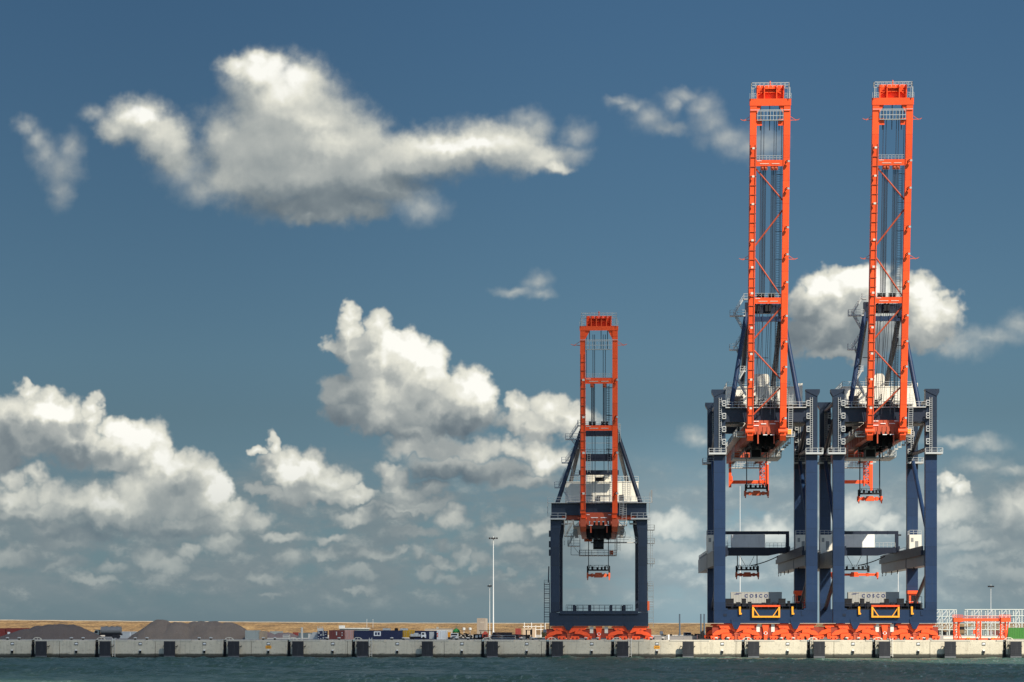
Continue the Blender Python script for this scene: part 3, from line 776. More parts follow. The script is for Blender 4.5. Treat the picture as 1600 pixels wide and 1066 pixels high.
def spreader(root, y, zb, length, xc, ztop, name='spreader', mat=None, spread=None):
    mat = mat or ORANGE; h = length / 2; s = MB()
    s.box(xc - h, xc + h, y - .5, y + .5, zb + .55, zb + 1.15)
    for e in (-1, 1):
        a, b = sorted((xc + e * h, xc + e * (h - .45))); s.box(a, b, y - 1.2, y + 1.2, zb + .2, zb + 1.45)
        s.box(xc + e*(h - .25) - .14, xc + e*(h - .25) + .14, y - 1.22, y - .95, zb - .35, zb + .2)
    s.prism([(xc - 1.1, zb + .3), (xc + 1.1, zb + .3), (xc + .8, zb + 1.5), (xc - .8, zb + 1.5)], y - .7, y + .7)
    for e in (-.55, .55): s.box(xc + e*h - .3, xc + e*h + .3, y - .62, y + .62, zb + .4, zb + 1.3)
    o = s.build(name, mat, root)
    hw = spread or min(h, 3.0)
    hb = MB().box(xc - hw, xc + hw, y - .9, y + .9, zb + 1.95, zb + 2.3)
    for e in (-1, 1):
        hb.box(xc + e*hw - .22, xc + e*hw + .22, y - .95, y + .95, zb + 1.5, zb + 3.1)
        hb.beam((xc + e*hw*.9, y, zb + 2.3), (xc + e*hw*.75, y, zb + 3.4), .18)
    for f in (-.55, -.1, .3, .6): hb.box(xc + f*hw - .25, xc + f*hw + .25, y - .8, y - .2, zb + 2.3, zb + 2.75 + .5*abs(f))
    hb.rail((xc - hw, y - .85, zb + 2.3), (xc + hw, y - .85, zb + 2.3), 1.0, .9, .08)
    hb.build('headblock', DARK, o)
    for e in (-1, 1):
        for yy in (-.5, .5): MB().tube((xc + e*hw*.92, y + yy, zb + 3.0), (xc + e*hw*.92, y + yy, ztop), .09, 6).build('rope', ROPE, o)
    return o

def landing_set(root, lst, mat=None):
    for d in lst: d.build('landing', mat or GALV, root)

def tall_crane(label, loc):
    root = thing('container_crane', label, 'crane', loc, group='tall container cranes with raised booms')
    GA = 35.0; LX = 10.87; HW = 1.35
    for y in (0, GA): bogies(root, y, (-7.0, 7.0), 1.0, 1.0, True)
    for y in (0, GA):
        s = MB().box(-12.2, 12.2, y - 1.1, y + 1.1, 4.0, 7.15)
        for pv in (-7, 7): s.prism([(pv - 1.2, 4.9), (pv + 1.2, 4.9), (pv + 1.15, 4.2), (pv + .45, 2.6), (pv - .45, 2.6), (pv - 1.15, 4.2)], y - 1.25, y + 1.25)
        s.box(-12.2, -9.0, y - 1.13, y + 1.13, 7.0, 7.5).box(9.0, 12.2, y - 1.13, y + 1.13, 7.0, 7.5)
        s.build('sill_beam', NAVY, root)
    # legs with flared heads, ladders, rest platforms and landings
    for y in (0, GA):
        for s in (-1, 1):
            x = s * LX
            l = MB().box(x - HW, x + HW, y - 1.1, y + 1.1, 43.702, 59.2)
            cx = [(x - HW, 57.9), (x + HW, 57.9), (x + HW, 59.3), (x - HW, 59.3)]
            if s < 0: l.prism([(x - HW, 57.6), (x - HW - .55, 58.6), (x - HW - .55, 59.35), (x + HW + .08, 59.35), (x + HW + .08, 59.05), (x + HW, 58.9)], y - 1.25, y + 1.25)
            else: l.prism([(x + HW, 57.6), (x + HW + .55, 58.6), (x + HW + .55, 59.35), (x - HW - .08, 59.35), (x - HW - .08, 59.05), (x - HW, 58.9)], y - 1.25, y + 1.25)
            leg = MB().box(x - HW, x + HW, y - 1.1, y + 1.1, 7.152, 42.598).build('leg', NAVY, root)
            l.build('upper_leg', NAVYS, leg)  # upper section in a darker navy than the leg below
            MB().box(x - HW - .02, x + HW + .02, y - 1.13, y + 1.13, 42.6, 43.7).build('landing_shade_band', NAVYD, leg)  # dark band paints in the shade below the landing
            lx = -10.75 if s < 0 else 10.75
            MB().ladder((lx, y - 1.35, 44.4), (lx, y - 1.35, 57.4), .55, .5, .085).build('ladder', GALV, leg)
            hx = x + 1.0 if s < 0 else x - .85
            for z in (56.0, 53.0, 49.9, 46.9):
                MB().box(hx - .43, hx + .43, y - 1.9, y - 1.103, z - .68, z - .5).beam((hx - .38, y - 1.85, z - .6), (hx - .38, y - 1.85, z + .62), .16).beam((hx + .38, y - 1.85, z - .6), (hx + .38, y - 1.85, z + .62), .16) \
                    .beam((hx - .43, y - 1.85, z + .6), (hx + .43, y - 1.85, z + .6), .18).beam((hx - .43, y - 1.85, z), (hx + .43, y - 1.85, z), .16).build('rest_platform', GALV, leg)
            d = MB(); a, b = (x - HW - 1.25, x + HW + .15) if s < 0 else (x - HW - .15, x + HW + 1.25)
            d.deck(a, b, y - 2.3, y - 1.103, 44.2, .3, 'lrf', 1.15); d.box(a, b, y - 2.32, y - 2.2, 43.9, 44.35)
            e0, e1 = (a, x - HW - .003) if s < 0 else (x + HW + .003, b)
            d.deck(e0, e1, y - 1.1, y + 2.0, 44.2, .3, 'lr', 1.15)
            d.build('landing', GALV, leg)
    for y in (0, GA): MB().box(-LX + HW + .003, LX - HW - .003, y - 1.0, y + 1.0, 51.65, 55.1).build('portal_beam', NAVYD, root)
    MB().deck(-LX + HW, LX - HW, -1.9, -1.003, 55.1, .2, 'f', 1.2).deck(-LX + HW, LX - HW, 1.003, 5.5, 55.1, .2, '', 1.2).build('beam_walkway', GALV, root)
    MB().box(-LX + HW, -4.9, 1.003, 9.0, 51.3, 51.6).box(4.9, LX - HW, 1.003, 9.0, 51.3, 51.6).build('underside_deck', GREY, root)
    # side frames between the front and rear legs
    for s in (-1, 1):
        x = s * LX
        MB().tube((x, 1.1, 57.2), (x, GA - 1.1, 57.2), .48).build('side_tie', NAVY, root)
        MB().tube((x, 1.1, 45.6), (x, GA - 1.1, 46.2), .48).build('side_tie', NAVYD, root)
        MB().tube((x, 1.1, 56.0), (x, GA - 1.1, 46.8), .5).build('side_brace', NAVYD, root)
        MB().tube((x, GA - 1.1, 44.8), (x, 1.2, 22.5), .52).build('side_brace', NAVY, root)
        MB().tube((x, 1.2, 17.2), (x, GA - 1.1, 7.6), .5).build('side_brace', NAVYD, root)
        # lower girder that carries the portal trolley
        a, b = sorted((s * 9.42, s * 12.32))
        g = MB().box(a, b, 1.25, GA - 1.25, 17.7, 21.3).box(a, b, GA + 1.25, 90, 17.7, 21.3).prismx([(90.002, 21.3), (90.002, 18.2), (90.6, 19), (90.6, 21.3)], a, b)
        for yy in range(6, 90, 9):
            if abs(yy - GA) > 2: g.box(a - .012, b + .012, yy - .05, yy + .05, 17.75, 21.25)
        girder = g.build('lower_girder', GREY, root)
        e = s * 9.3
        MB().box(min(s*9.415, s*8.7), max(s*9.415, s*8.7), 1.3, 89, 20.1, 21.25).box(min(e, e - s*.4), max(e, e - s*.4), 1.3, 88, 21.25, 22.3).box(a + .3, b - .3, 36.5, 89, 21.303, 22.0).build('runway_rail', NAVYD, girder)
        MB().rail((s * 9.6, 36.5, 22.0), (s * 9.6, 89, 22.0), 1.1, 2.4).build('handrail', GALV, girder)
        MB().rail((s * 12.2, 36.5, 21.3), (s * 12.2, 89, 21.3), 1.1, 2.4).build('handrail', GALV, girder)
        for yy in (20, 53, 66, 79, 87): MB().box(s*9.42 - .1, s*9.42 + .1, yy - .3, yy + .3, 17.1 - .2 * math.sin(yy), 17.69).beam((s*9.42, yy, 17.1), (s*9.42, yy + .9, 16.8), .16).build('cable_hook', DARK, girder)
        cb = MB().box(s*11.05 - 1.5, s*11.05 + 1.5, GA - 5.5, GA - 1.6, 21.85, 26.0).box(s*11.05 - 1.4, s*11.05 + 1.4, GA - 5.4, GA - 1.7, 21.303, 21.85).build('electrical_cabinet', WHITE, root)
        MB().rail((s*11.05 - 1.45, GA - 5.4, 26.0), (s*11.05 + 1.45, GA - 5.4, 26.0), 1.1, 1.0).rail((s*11.05 - 1.45, GA - 5.4, 26.0), (s*11.05 - 1.45, GA - 1.7, 26.0), 1.1, 1.3).build('handrail', GALV, cb)
        MB().box(s*11.05 - .1, s*11.05 + .7, GA - 5.54, GA - 5.503, 22.2, 24.4).box(s*11.05 - 1.1, s*11.05 - .5, GA - 5.54, GA - 5.503, 24.2, 25.2).build('cabinet_door', GREY, cb)
    # portal trolley
    tr = MB().box(-9.2, 9.2, 51.2, 52.4, 22.1, 23.5).box(-9.2, 9.2, 57.0, 58.2, 22.1, 23.5)
    tr.prism([(-9.0, 22.1), (5.5, 22.1), (9.0, 23.0), (9.0, 23.4), (-9.0, 23.4)], 52.4, 57.0).prism([(-9.0, 21.4), (4.2, 21.4), (7.6, 22.1), (-9.0, 22.1)], 51.2, 52.6)
    trolley = tr.build('portal_trolley', NAVYD, root)
    fr = MB().box(-9.7, 9.7, 53.6, 54.6, 27.0, 27.8)
    for s in (-1, 1):
        for yy in (53.6, 54.3): fr.box(s*9.3 - .42, s*9.3 + .42, yy, yy + .28, 22.3, 27.0)
        fr.box(s*9.3 - .42, s*9.3 + .42, 53.6, 54.6, 24.2, 24.9)
        fr.box(s*9.3 - .5, s*9.3 + .5, 51.2, 58.2, 22.3, 23.8)
    for x in (-4, 0, 4, 7): fr.box(x - .08, x + .08, 53.55, 54.65, 26.95, 27.85)
    fr.build('trolley_frame', NAVYD, trolley)
    ho = MB().box(-5.2, 3.3, 51.0, 57.0, 23.52, 26.85)
    ho.build('trolley_house', PLATE_W, trolley)
    MB().rail((3.5, 51.3, 23.5), (8.6, 51.3, 23.5), 1.2, 1.0).build('handrail', GALV, trolley)
    MB().rail((-8.9, 51.3, 23.5), (-5.3, 51.3, 23.5), 1.2, 1.0).ladder((-6.6, 51.4, 23.5), (-6.6, 51.4, 26.5), .6).build('handrail', GALV, trolley)
    # dressing of the front sill
    f = MB()
    x0, x1, zb, zt = -3.25, 3.35, 5.3, 8.25
    f.box(x0, x1, -1.75, -1.25, zt - .42, zt).build('guide_frame', ORANGE, root)
    fy = MB().box(x0, x1, -1.72, -1.28, zb, zb + .4).box(x0, x0 + .42, -1.74, -1.26, zb + .4, zt - .42).box(x1 - .42, x1, -1.74, -1.26, zb + .4, zt - .42).beam((x0 + .3, -1.5, zt - .6), (x0 + 1.7, -1.5, zb + .3), .2).beam((x1 - .3, -1.5, zt - .6), (x1 - 1.7, -1.5, zb + .3), .2)
    fy.box(x0 + .05, x0 + .35, -1.25, -1.1, zb + .1, zb + .3).box(x1 - .35, x1 - .05, -1.25, -1.1, zb + .1, zb + .3)
    fy.build('guide_frame', YELLOW, root)
    for x in (-6.1, 6.3):
        MB().prism([(x - .25, 7.9), (x + .2, 7.9), (x + .2, 6.5), (x + .45, 6.3), (x + .35, 6.0), (x - .2, 6.0)], -1.55, -1.103).build('tie_down_hook', YELLOW, root)
    MB().box(-10.0, -9.2, -1.16, -1.103, 5.6, 6.2).beam((8.4, -1.15, 6.9), (8.4, -1.15, 5.8), .07).beam((8.4, -1.15, 5.8), (9.0, -1.15, 5.8), .07).build('conduit', NAVYD, root)
    # lashing platform with switch gear between the front legs
    lp = MB().box(-9.4, 9.4, 1.3, 13.0, 6.9, 7.4).box(-9.4, 9.4, 5.0, 13.0, 7.4, 8.7)
    for x in (-8.5, 8.5): lp.box(x - .4, x + .4, 3.2, 4.0, 4.1, 6.9).box(x - .4, x + .4, 12.0, 12.8, 4.1, 6.9)
    plat = lp.build('lashing_platform', DARK, root)
    MB().rail((-9.3, 2.2, 7.4), (9.3, 2.2, 7.4), 1.3, 1.7, .08).build('handrail', NAVYD, plat)
    MB().rail((6.8, 4, 7.4), (9.3, 4, 7.4), 2.9, .8, .09).build('handrail', NAVYD, plat)
    for (x, w, z0, z1) in ((-8.3, 1.9, 7.4, 9.75), (-6.2, 1.0, 7.4, 8.9), (-4.9, .95, 7.4, 9.75), (-3.5, .8, 7.4, 9.0), (-1.9, 1.0, 7.4, 8.6), (-.2, .8, 7.4, 8.8), (.9, 1.0, 7.4, 9.7), (2.4, 1.0, 7.4, 8.8), (4.2, 1.6, 7.4, 9.75), (5.8, .6, 7.4, 9.2)):
        MB().box(x - w/2, x + w/2, 3.1, 4.4, z0 + .6, z1).box(x - w/2 - .05, x + w/2 + .05, 3.05, 4.45, z1, z1 + .1).box(x - w*.3, x + w*.3, 3.06, 3.098, z0 + 1.0, z1 - .5).build('switch_cabinet', DARK, plat)
    # driver hut on the right rear leg
    hu = MB().box(9.6, 11.9, GA - 4.4, GA - 1.3, 8.4, 11.3).box(9.2, 12.2, GA - 4.8, GA - 1.2, 11.303, 12.1).box(9.4, 12.0, GA - 4.6, GA - 1.2, 8.0, 8.4)
    for x in (9.8, 11.7): hu.box(x - .12, x + .12, GA - 4.3, GA - 4.0, 4.0, 8.0); hu.box(x - .12, x + .12, GA - 1.7, GA - 1.4, 4.0, 8.0)
    hut = hu.build('control_hut', ORANGE, root)
    MB().box(10.1, 11.2, GA - 4.45, GA - 4.403, 9.5, 10.9).box(11.4, 11.75, GA - 4.45, GA - 4.403, 9.5, 10.9).build('window', DARK, hut)
    MB().deck(9.2, 12.2, GA - 6.2, GA - 4.6, 8.2, .2, 'lrf', 1.2).ladder((8.9, GA - 5, 4.2), (8.9, GA - 5, 9.3), .6).build('hut_platform', GALV, hut)
    # main girders, cross ties, hung walkways
    for s in (-1, 1):
        a, b = sorted((s * 3.1, s * 4.65))
        g = MB().box(a, b, -1.6, 90, 47.6, 51.45)
        for yy in range(4, 90, 6): g.box(a - .08, b + .08, yy - .1, yy + .1, 47.65, 51.4)
        gir = g.build('main_girder', ORANGED, root)
        MB().box(s*3.0 - .25, s*3.0 + .25, -1.0, 89, 47.35, 47.598).build('trolley_rail', DARK, gir)
        MB().prismx([(-4.2, 50.6), (-1.6, 51.4), (-1.6, 47.4), (-3.4, 47.0), (-4.2, 48.2)], (a + b)/2 - .7, (a + b)/2 + .7).tube((a - .3, -3.6, 49.2), (b + .3, -3.6, 49.2), .8, 14).build('hinge_bracket', ORANGE, gir)
        o = s * 4.7
        w = MB().deck(min(o, o + s*1.7), max(o, o + s*1.7), 4, 88, 49.7 if s < 0 else 48.6, .16, 'r' if s > 0 else 'l', 1.15)
        if s > 0:
            for yy in range(6, 88, 7): w.beam((o, yy, 49.4), (o + s*1.6, yy, 48.5), .12).beam((o + s*1.65, yy, 48.5), (o + s*1.65, yy, 47.2), .12).box(min(o + s*.9, o + s*1.7), max(o + s*.9, o + s*1.7), yy - .3, yy + .3, 46.9, 47.3)
        w.build('girder_walkway', GALV, gir)
        for yy in (0, GA): MB().box(a - .15, b + .15, yy - .9, yy + .9, 51.452, 51.648).build('hanger_plate', ORANGED, gir)
    hb = MB().box(-3.1, 3.1, -2.3, -1.0, 49.3, 51.9)
    for k in range(6): x = -2.6 + k * 1.04; hb.box(x - .28, x + .28, -2.45, -2.303, 48.6, 50.4)
    for x in (-1.9, 1.9): hb.box(x - .14, x + .14, -2.4, -2.0, 46.4, 49.3)
    hbo = hb.build('hinge_beam', ORANGED, root)
    w = MB()
    for x0, x1, z in ((-2.9, -1.7, 51.6), (-1.2, 0, 51.0), (.9, 2.2, 51.0), (2.0, 3.0, 51.6), (-.7, .3, 48.4), (1.0, 1.9, 48.4), (-2.9, -1.7, 50.6)): w.box(x0, x1, -2.5, -2.46, z, z + .16)
    w.build('marking', PLATE_W, hbo)
    MB().box(-3.1, 3.1, 88.6, 90, 48.2, 51.2).box(-3.1, 3.1, 60, 60.8, 49.4, 51.2).box(-3.1, 3.1, 45, 45.8, 49.4, 51.2).box(-3.1, 3.1, 16, 16.8, 50.2, 51.2).build('girder_tie', ORANGED, root)
    bx = MB().box(4.9, 6.3, -1.2, -.6, 48.4, 50.0).deck(4.7, 6.8, -2.0, .3, 48.2, .15, 'frl', 1.0).build('hinge_platform', GALV, root)
    MB().box(5.1, 6.0, -1.5, -1.203, 48.6, 49.8).build('beacon_box', YELLOW, bx)
    MB().deck(-7.0, -4.7, -2.0, .3, 48.2, .15, 'frl', 1.1).build('hinge_platform', GALV, root)
    # main trolley with cab and platforms
    t = MB().box(-3.0, 3.0, 9, 10.4, 46.5, 49.6).box(-3.0, 3.0, 30, 31, 46.6, 49.4).box(-2.9, -2.2, 10, 30, 46.8, 48.6).box(2.2, 2.9, 10, 30, 46.8, 48.6).box(-2.0, 2.0, 12, 28, 47.4, 50.2)
    for x in (-2.2, -.7, .7, 2.2): t.box(x - .4, x + .4, 8.4, 9, 45.9, 48.4)
    tm = t.build('main_trolley', DARK, root)
    cab = MB().box(-2.0, .6, 24, 28, 44.6, 47.3).build('operator_cab', GREY, tm)
    MB().box(-1.8, .4, 23.96, 23.998, 45.0, 46.8).build('cab_window', DARK, cab)
    pf = MB().deck(-6.2, 5.4, 26, 36, 45.0, .3, 'lrfb', 1.3).deck(2.6, 5.4, 22, 26, 45.0, .25, 'rf', 1.3)
    for x in (-6.0, -3.4, 2.6, 5.2): pf.beam((x, 27, 45), (x, 27, 48.2), .18).beam((x, 35, 45), (x, 35, 48.2), .18)
    pf.ladder((4.0, 25.9, 44.9), (4.0, 25.9, 48.2), .8).box(4.3, 5.0, 27, 28.5, 45.0, 47.0)
    pf.build('trolley_platform', GALV, tm)
    MB().box(-5.8, -4.4, 27, 30, 45.02, 46.6).box(-3.2, -2.4, 26.5, 28, 45.02, 46.0).build('winch', SPRBRN, tm)
        # hanging frame at the landward end
    hf = MB().lattice((5.0, 86, 41.2), (5.0, 86, 48.4), 1.5, .16, 1.3)
    hf.box(-3.9, 5.6, 85.6, 86.4, 41.9, 42.8).box(-4.2, -3.5, 85.6, 86.4, 40.9, 48.2).box(-3.9, -3.2, 85.5, 86.5, 42.8, 44.0).box(5.9, 6.6, 85.6, 86.4, 40.0, 48.0)
    hfo = hf.build('hanging_frame', ORANGE, root)
    MB().deck(-4.2, 4.2, 84.6, 87.4, 46.3, .25, 'lrfb', 1.3).rail((-2, 84, 46.3), (2.5, 84, 46.3), 2.0, .8, .09).build('service_platform', GALV, hfo)
    # machinery house and the clutter in front of it
    mh = MB().box(-8.2, 8.9, 18, 40, 55.3, 61.6).box(8.903, 10.4, 20, 30, 55.3, 62.8).box(-8.3, 9.0, 17.9, 40.1, 61.6, 61.85)
    for k in range(12): x = -7.6 + k * 1.45; mh.box(x - .05, x + .05, 17.93, 17.998, 55.4, 61.5)
    for s in (-3.6, 3.6): mh.box(s - .6, s + .6, 18, 40, 51.46, 55.3)
    house = mh.build('machinery_house', WHITE, root)
    prof = [(-2.1, 61.86), (-2.1, 64.3), (-1.95, 64.8), (-1.5, 65.1), (1.5, 65.1), (1.95, 64.8), (2.1, 64.3), (2.1, 61.86)]
    MB().prism([(x + .2, z) for x, z in prof], 20, 25).build('winch_cover', WHITE, house)
    MB().box(-6.6, -4.2, 17.88, 17.928, 57.5, 59.5).box(4.9, 5.9, 17.88, 17.928, 55.6, 57.8).box(-2.6, -1.2, 17.88, 17.928, 58.2, 59.6).build('house_louvre', DARK, house)
    MB().rail((-8.2, 18, 61.85), (8.9, 18, 61.85), 1.1, 1.7).rail((-8.2, 18, 61.85), (-8.2, 40, 61.85), 1.1, 2).rail((8.9, 18, 61.85), (8.9, 40, 61.85), 1.1, 2).ladder((6.6, 17.7, 55.5), (6.6, 17.7, 63.6), .8).deck(-8.2, 8.9, 15.6, 17.9, 57.4, .2, 'f', 1.2).ladder((-3.2, 15.4, 55.2), (-3.2, 15.4, 60), .7).build('house_gallery', GALV, house)
    st = MB()
    for (a, b) in (((-7.6, 8, 55.2), (-4.6, 8, 59.5)), ((-4.4, 9, 55.2), (-7.2, 9, 58.8)), ((1.6, 8, 55.2), (3.2, 8, 58.6)), ((-1.8, 8, 55.2), (.2, 8, 58))): st.stair(a, b, .9)
    for x in (-6.4, -5.2, -2.6, 1.4, 2.4, 2.9): st.box(x - .35, x + .35, 9.2, 10.5, 55.2, 56.6 + .9 * abs(math.sin(x * 3)))
    for x in (-2.3, -1.0, 1.9): st.tube((x - .3, 8.6, 56.8), (x + .3, 8.6, 56.8), .9, 14)
    st.box(-2.9, 2.9, 8.0, 9.2, 55.12, 55.5)
    st.build('rope_sheaves', DARK, root)
    # A-frame: slanted front tubes, back stays, apex beams, stairs on the left
    AZ = 78.8; ay = 3.0
    for s in (-1, 1):
        MB().tube((s*8.15, 0, 55.1), (s*4.15, ay, AZ), .58, 16, .52).build('a_frame_leg', NAVY, root)
        MB().tube((s*3.95, ay + .4, AZ - 1.2), (s*3.8, 44, 55.4), .62, 16).build('back_stay', NAVYD, root)
        MB().box(s*4.1 - .55, s*4.1 + .55, ay - .6, ay + .8, AZ - 2.0, AZ + 1.6).build('apex_head', NAVYD, root)
    MB().tube((3.6, ay + 1, AZ - 7), (2.6, 30, 58), .28, 10).build('back_stay', NAVYD, root)
    MB().box(-4.2, 4.2, ay - .5, ay + .7, AZ - 1.0, AZ + 1.2).build('apex_beam', NAVYD, root)
    ab = MB().box(-4.0, 4.0, ay - .4, ay + .4, AZ - 2.9, AZ - 1.75)
    for x in (-2.5, -.5, 1.5, 3): ab.box(x - .2, x + .2, ay - .55, ay + .55, AZ - 3.0, AZ - 1.65)
    ab.build('apex_beam', NAVY, root)
    for x in (-2.3, -1.4, .4, 1.2): MB().box(x - .3, x + .3, ay - 1.2, ay - .5, AZ - .6, AZ + 1.0).tube((x - .15, ay - .9, AZ + 1.3), (x + .15, ay - .9, AZ + 1.3), .55, 14).build('apex_sheave', DARK, root)
    MB().rail((-3.4, ay - 1.4, AZ + 1.2), (3.4, ay - 1.4, AZ + 1.2), 1.1, .9).build('apex_platform', GALV, root)
    MB().beam((-3.9, 12, 68.2), (1.5, 12, 68.2), .16).beam((-3.7, 20, 61.2), (0, 20, 61.2), .3).build('stay_tie', NAVYD, root)
    s1 = MB().deck(-8.3, -4.6, ay - .7, ay + .7, 77.4, .3, 'lf', 1.2).stair((-7.4, ay, 77.4), (-5.0, ay, 81.3), .9).deck(-5.0, -4.0, ay - .7, ay + .7, 81.3, .2, 'lf', 1.2).stair((-7.0, ay, 77.1), (-4.9, ay, 73.4), .8)
    s1.build('a_frame_stair', GALV, root)
    MB().deck(-8.4, -6.1, ay - .8, ay + .6, 69.3, .3, 'lf', 1.2).stair((-7.4, ay, 69.3), (-5.3, ay, 72.4), .8).stair((-6.6, ay, 69), (-5.9, ay, 67.4), .7).build('a_frame_stair', GALV, root)
    MB().deck(-5.6, -4.2, ay + 4, ay + 5.4, 64.6, .25, 'lf', 1.1).stair((-6.4, 4, 62.0), (-4.4, 4, 58.4), .8).stair((-4.6, 6, 64.6), (-6.2, 6, 61.8), .8).build('a_frame_stair', GALV, root)
    MB().ladder((3.0, ay + .2, 59), (3.0, ay + .2, 76), .7, .55, .09).ladder((2.3, ay + 2, 56), (2.3, ay + 2, 66), .7, .55, .09).build('a_frame_ladder', DARK, root)
    for x in (-2.0, -1.2, -.5, .6, 1.0, 1.5): MB().tube((x, ay - .6, AZ - 1), (x * 1.1, 17, 57.5), .05, 6).build('stay_rope', ROPE, root)
    # raised boom
    boom(root, dict(L=74.3, w=1.5, xo=4.62, cap=1.6, gus=1.25, gz0=3.0, gz1=4.5, hw=3.2, hh=3.0, plates=(.03, .28, .72, .97), y=-3.6, z=50.15, basket=(71.0, 73.1), rods=(-2.2, -.1, 2.1), rodlen=5.6,
        rib0=.8, rib1=65.5, ribstep=2.13, lampL=[64.6, 58.2, 51.9, 43.6, 37.4, 31.4, 23.4, 17.3, 11.3, 4.6], lampR=[61.6, 55.4, 46.5, 40.3, 33.9, 26.1, 20.1, 14.2, 2.2], arms=(71.0, 39.2),
        cross=[(60.6, 62.0, ((-1.6, 0), (-.9, 0), (.7, 0), (1.5, 0))), (29.0, 30.4, ((-2.2, 1), (-1.2, 1), (.4, 1), (1.2, 1)))],
        diag=[((-1, 60.0), (1, 52.8)), ((1, 50.5), (-1, 42.4)), ((-1, 39.5), (1, 30.6)), ((1, 28.1), (-1, 20.8)), ((-1, 18.1), (1, 11.4)), ((1, 9.3), (-1, 3.0))],
        ladders=[(30.6, 60.4), (4.0, 28.6)],
        ropes=[(-2.0, 30, 73, .07), (-1.35, 30, 73, .07), (1.0, 30, 73, .07), (1.5, 30, 73, .07), (2.75, 30, 73, .06), (-1.95, 2, 60, .05), (-1.7, 30, 60, .06), (-1.5, 30, 60, .06), (-.95, 30, 60, .07), (-.8, 30, 60, .05), (-1.15, 3, 60, .05), (.45, 30, 60, .06), (.65, 30, 60, .06), (.85, 3, 60, .06), (1.25, 30, 60, .06), (1.45, 30, 60, .05), (-2.4, 3, 29, .06), (1.9, 2, 29, .06)],
        hladder=8.0))
    return root

QR = QY + 4.0
tall1 = tall_crane('tall navy crane with raised orange boom, left of the tall pair with short lower spreader', (PX(1196.0, QR), QR, GZ))
tall2 = copy_tree(tall1); tall2.location.x = PX(1382.0, QR)
tall2['label'] = 'tall navy crane with raised orange boom, rightmost, with a long bright lower spreader'
spreader(tall1, 28.0, 35.4, 6.1, -.35, 47.0, 'spreader', SPRBRN, 2.65)  # browner orange puts this spreader's shade into its colour
spreader(tall2, 28.0, 34.0, 6.1, -.45, 47.0, 'spreader', ORANGE, 2.65)
spreader(tall1, 54.0, 15.7, 6.1, -1.1, 21.5, 'lower_spreader', SPRBRN, 2.75)  # lower spreader's shade is likewise set in the browner orange
spreader(tall2, 54.0, 15.7, 12.2, -1.6, 21.5, 'lower_spreader', ORANGE, 3.6)
for t_, xs in ((tall1, -1.1), (tall2, -1.6)):
    pts = [(xs + .9 + 7.0 * f, 54, 18.9 + 2.4 * f + (f*f - f) * 1.2) for f in [q / 8 for q in range(9)]]
    MB().path(pts, .14).beam((xs - 1.9, 54, 21.4), (xs - .3, 54, 18.6), .1).beam((xs + 1.8, 54, 21.4), (xs + .4, 54, 18.6), .1).build('power_cable', DARK, t_)

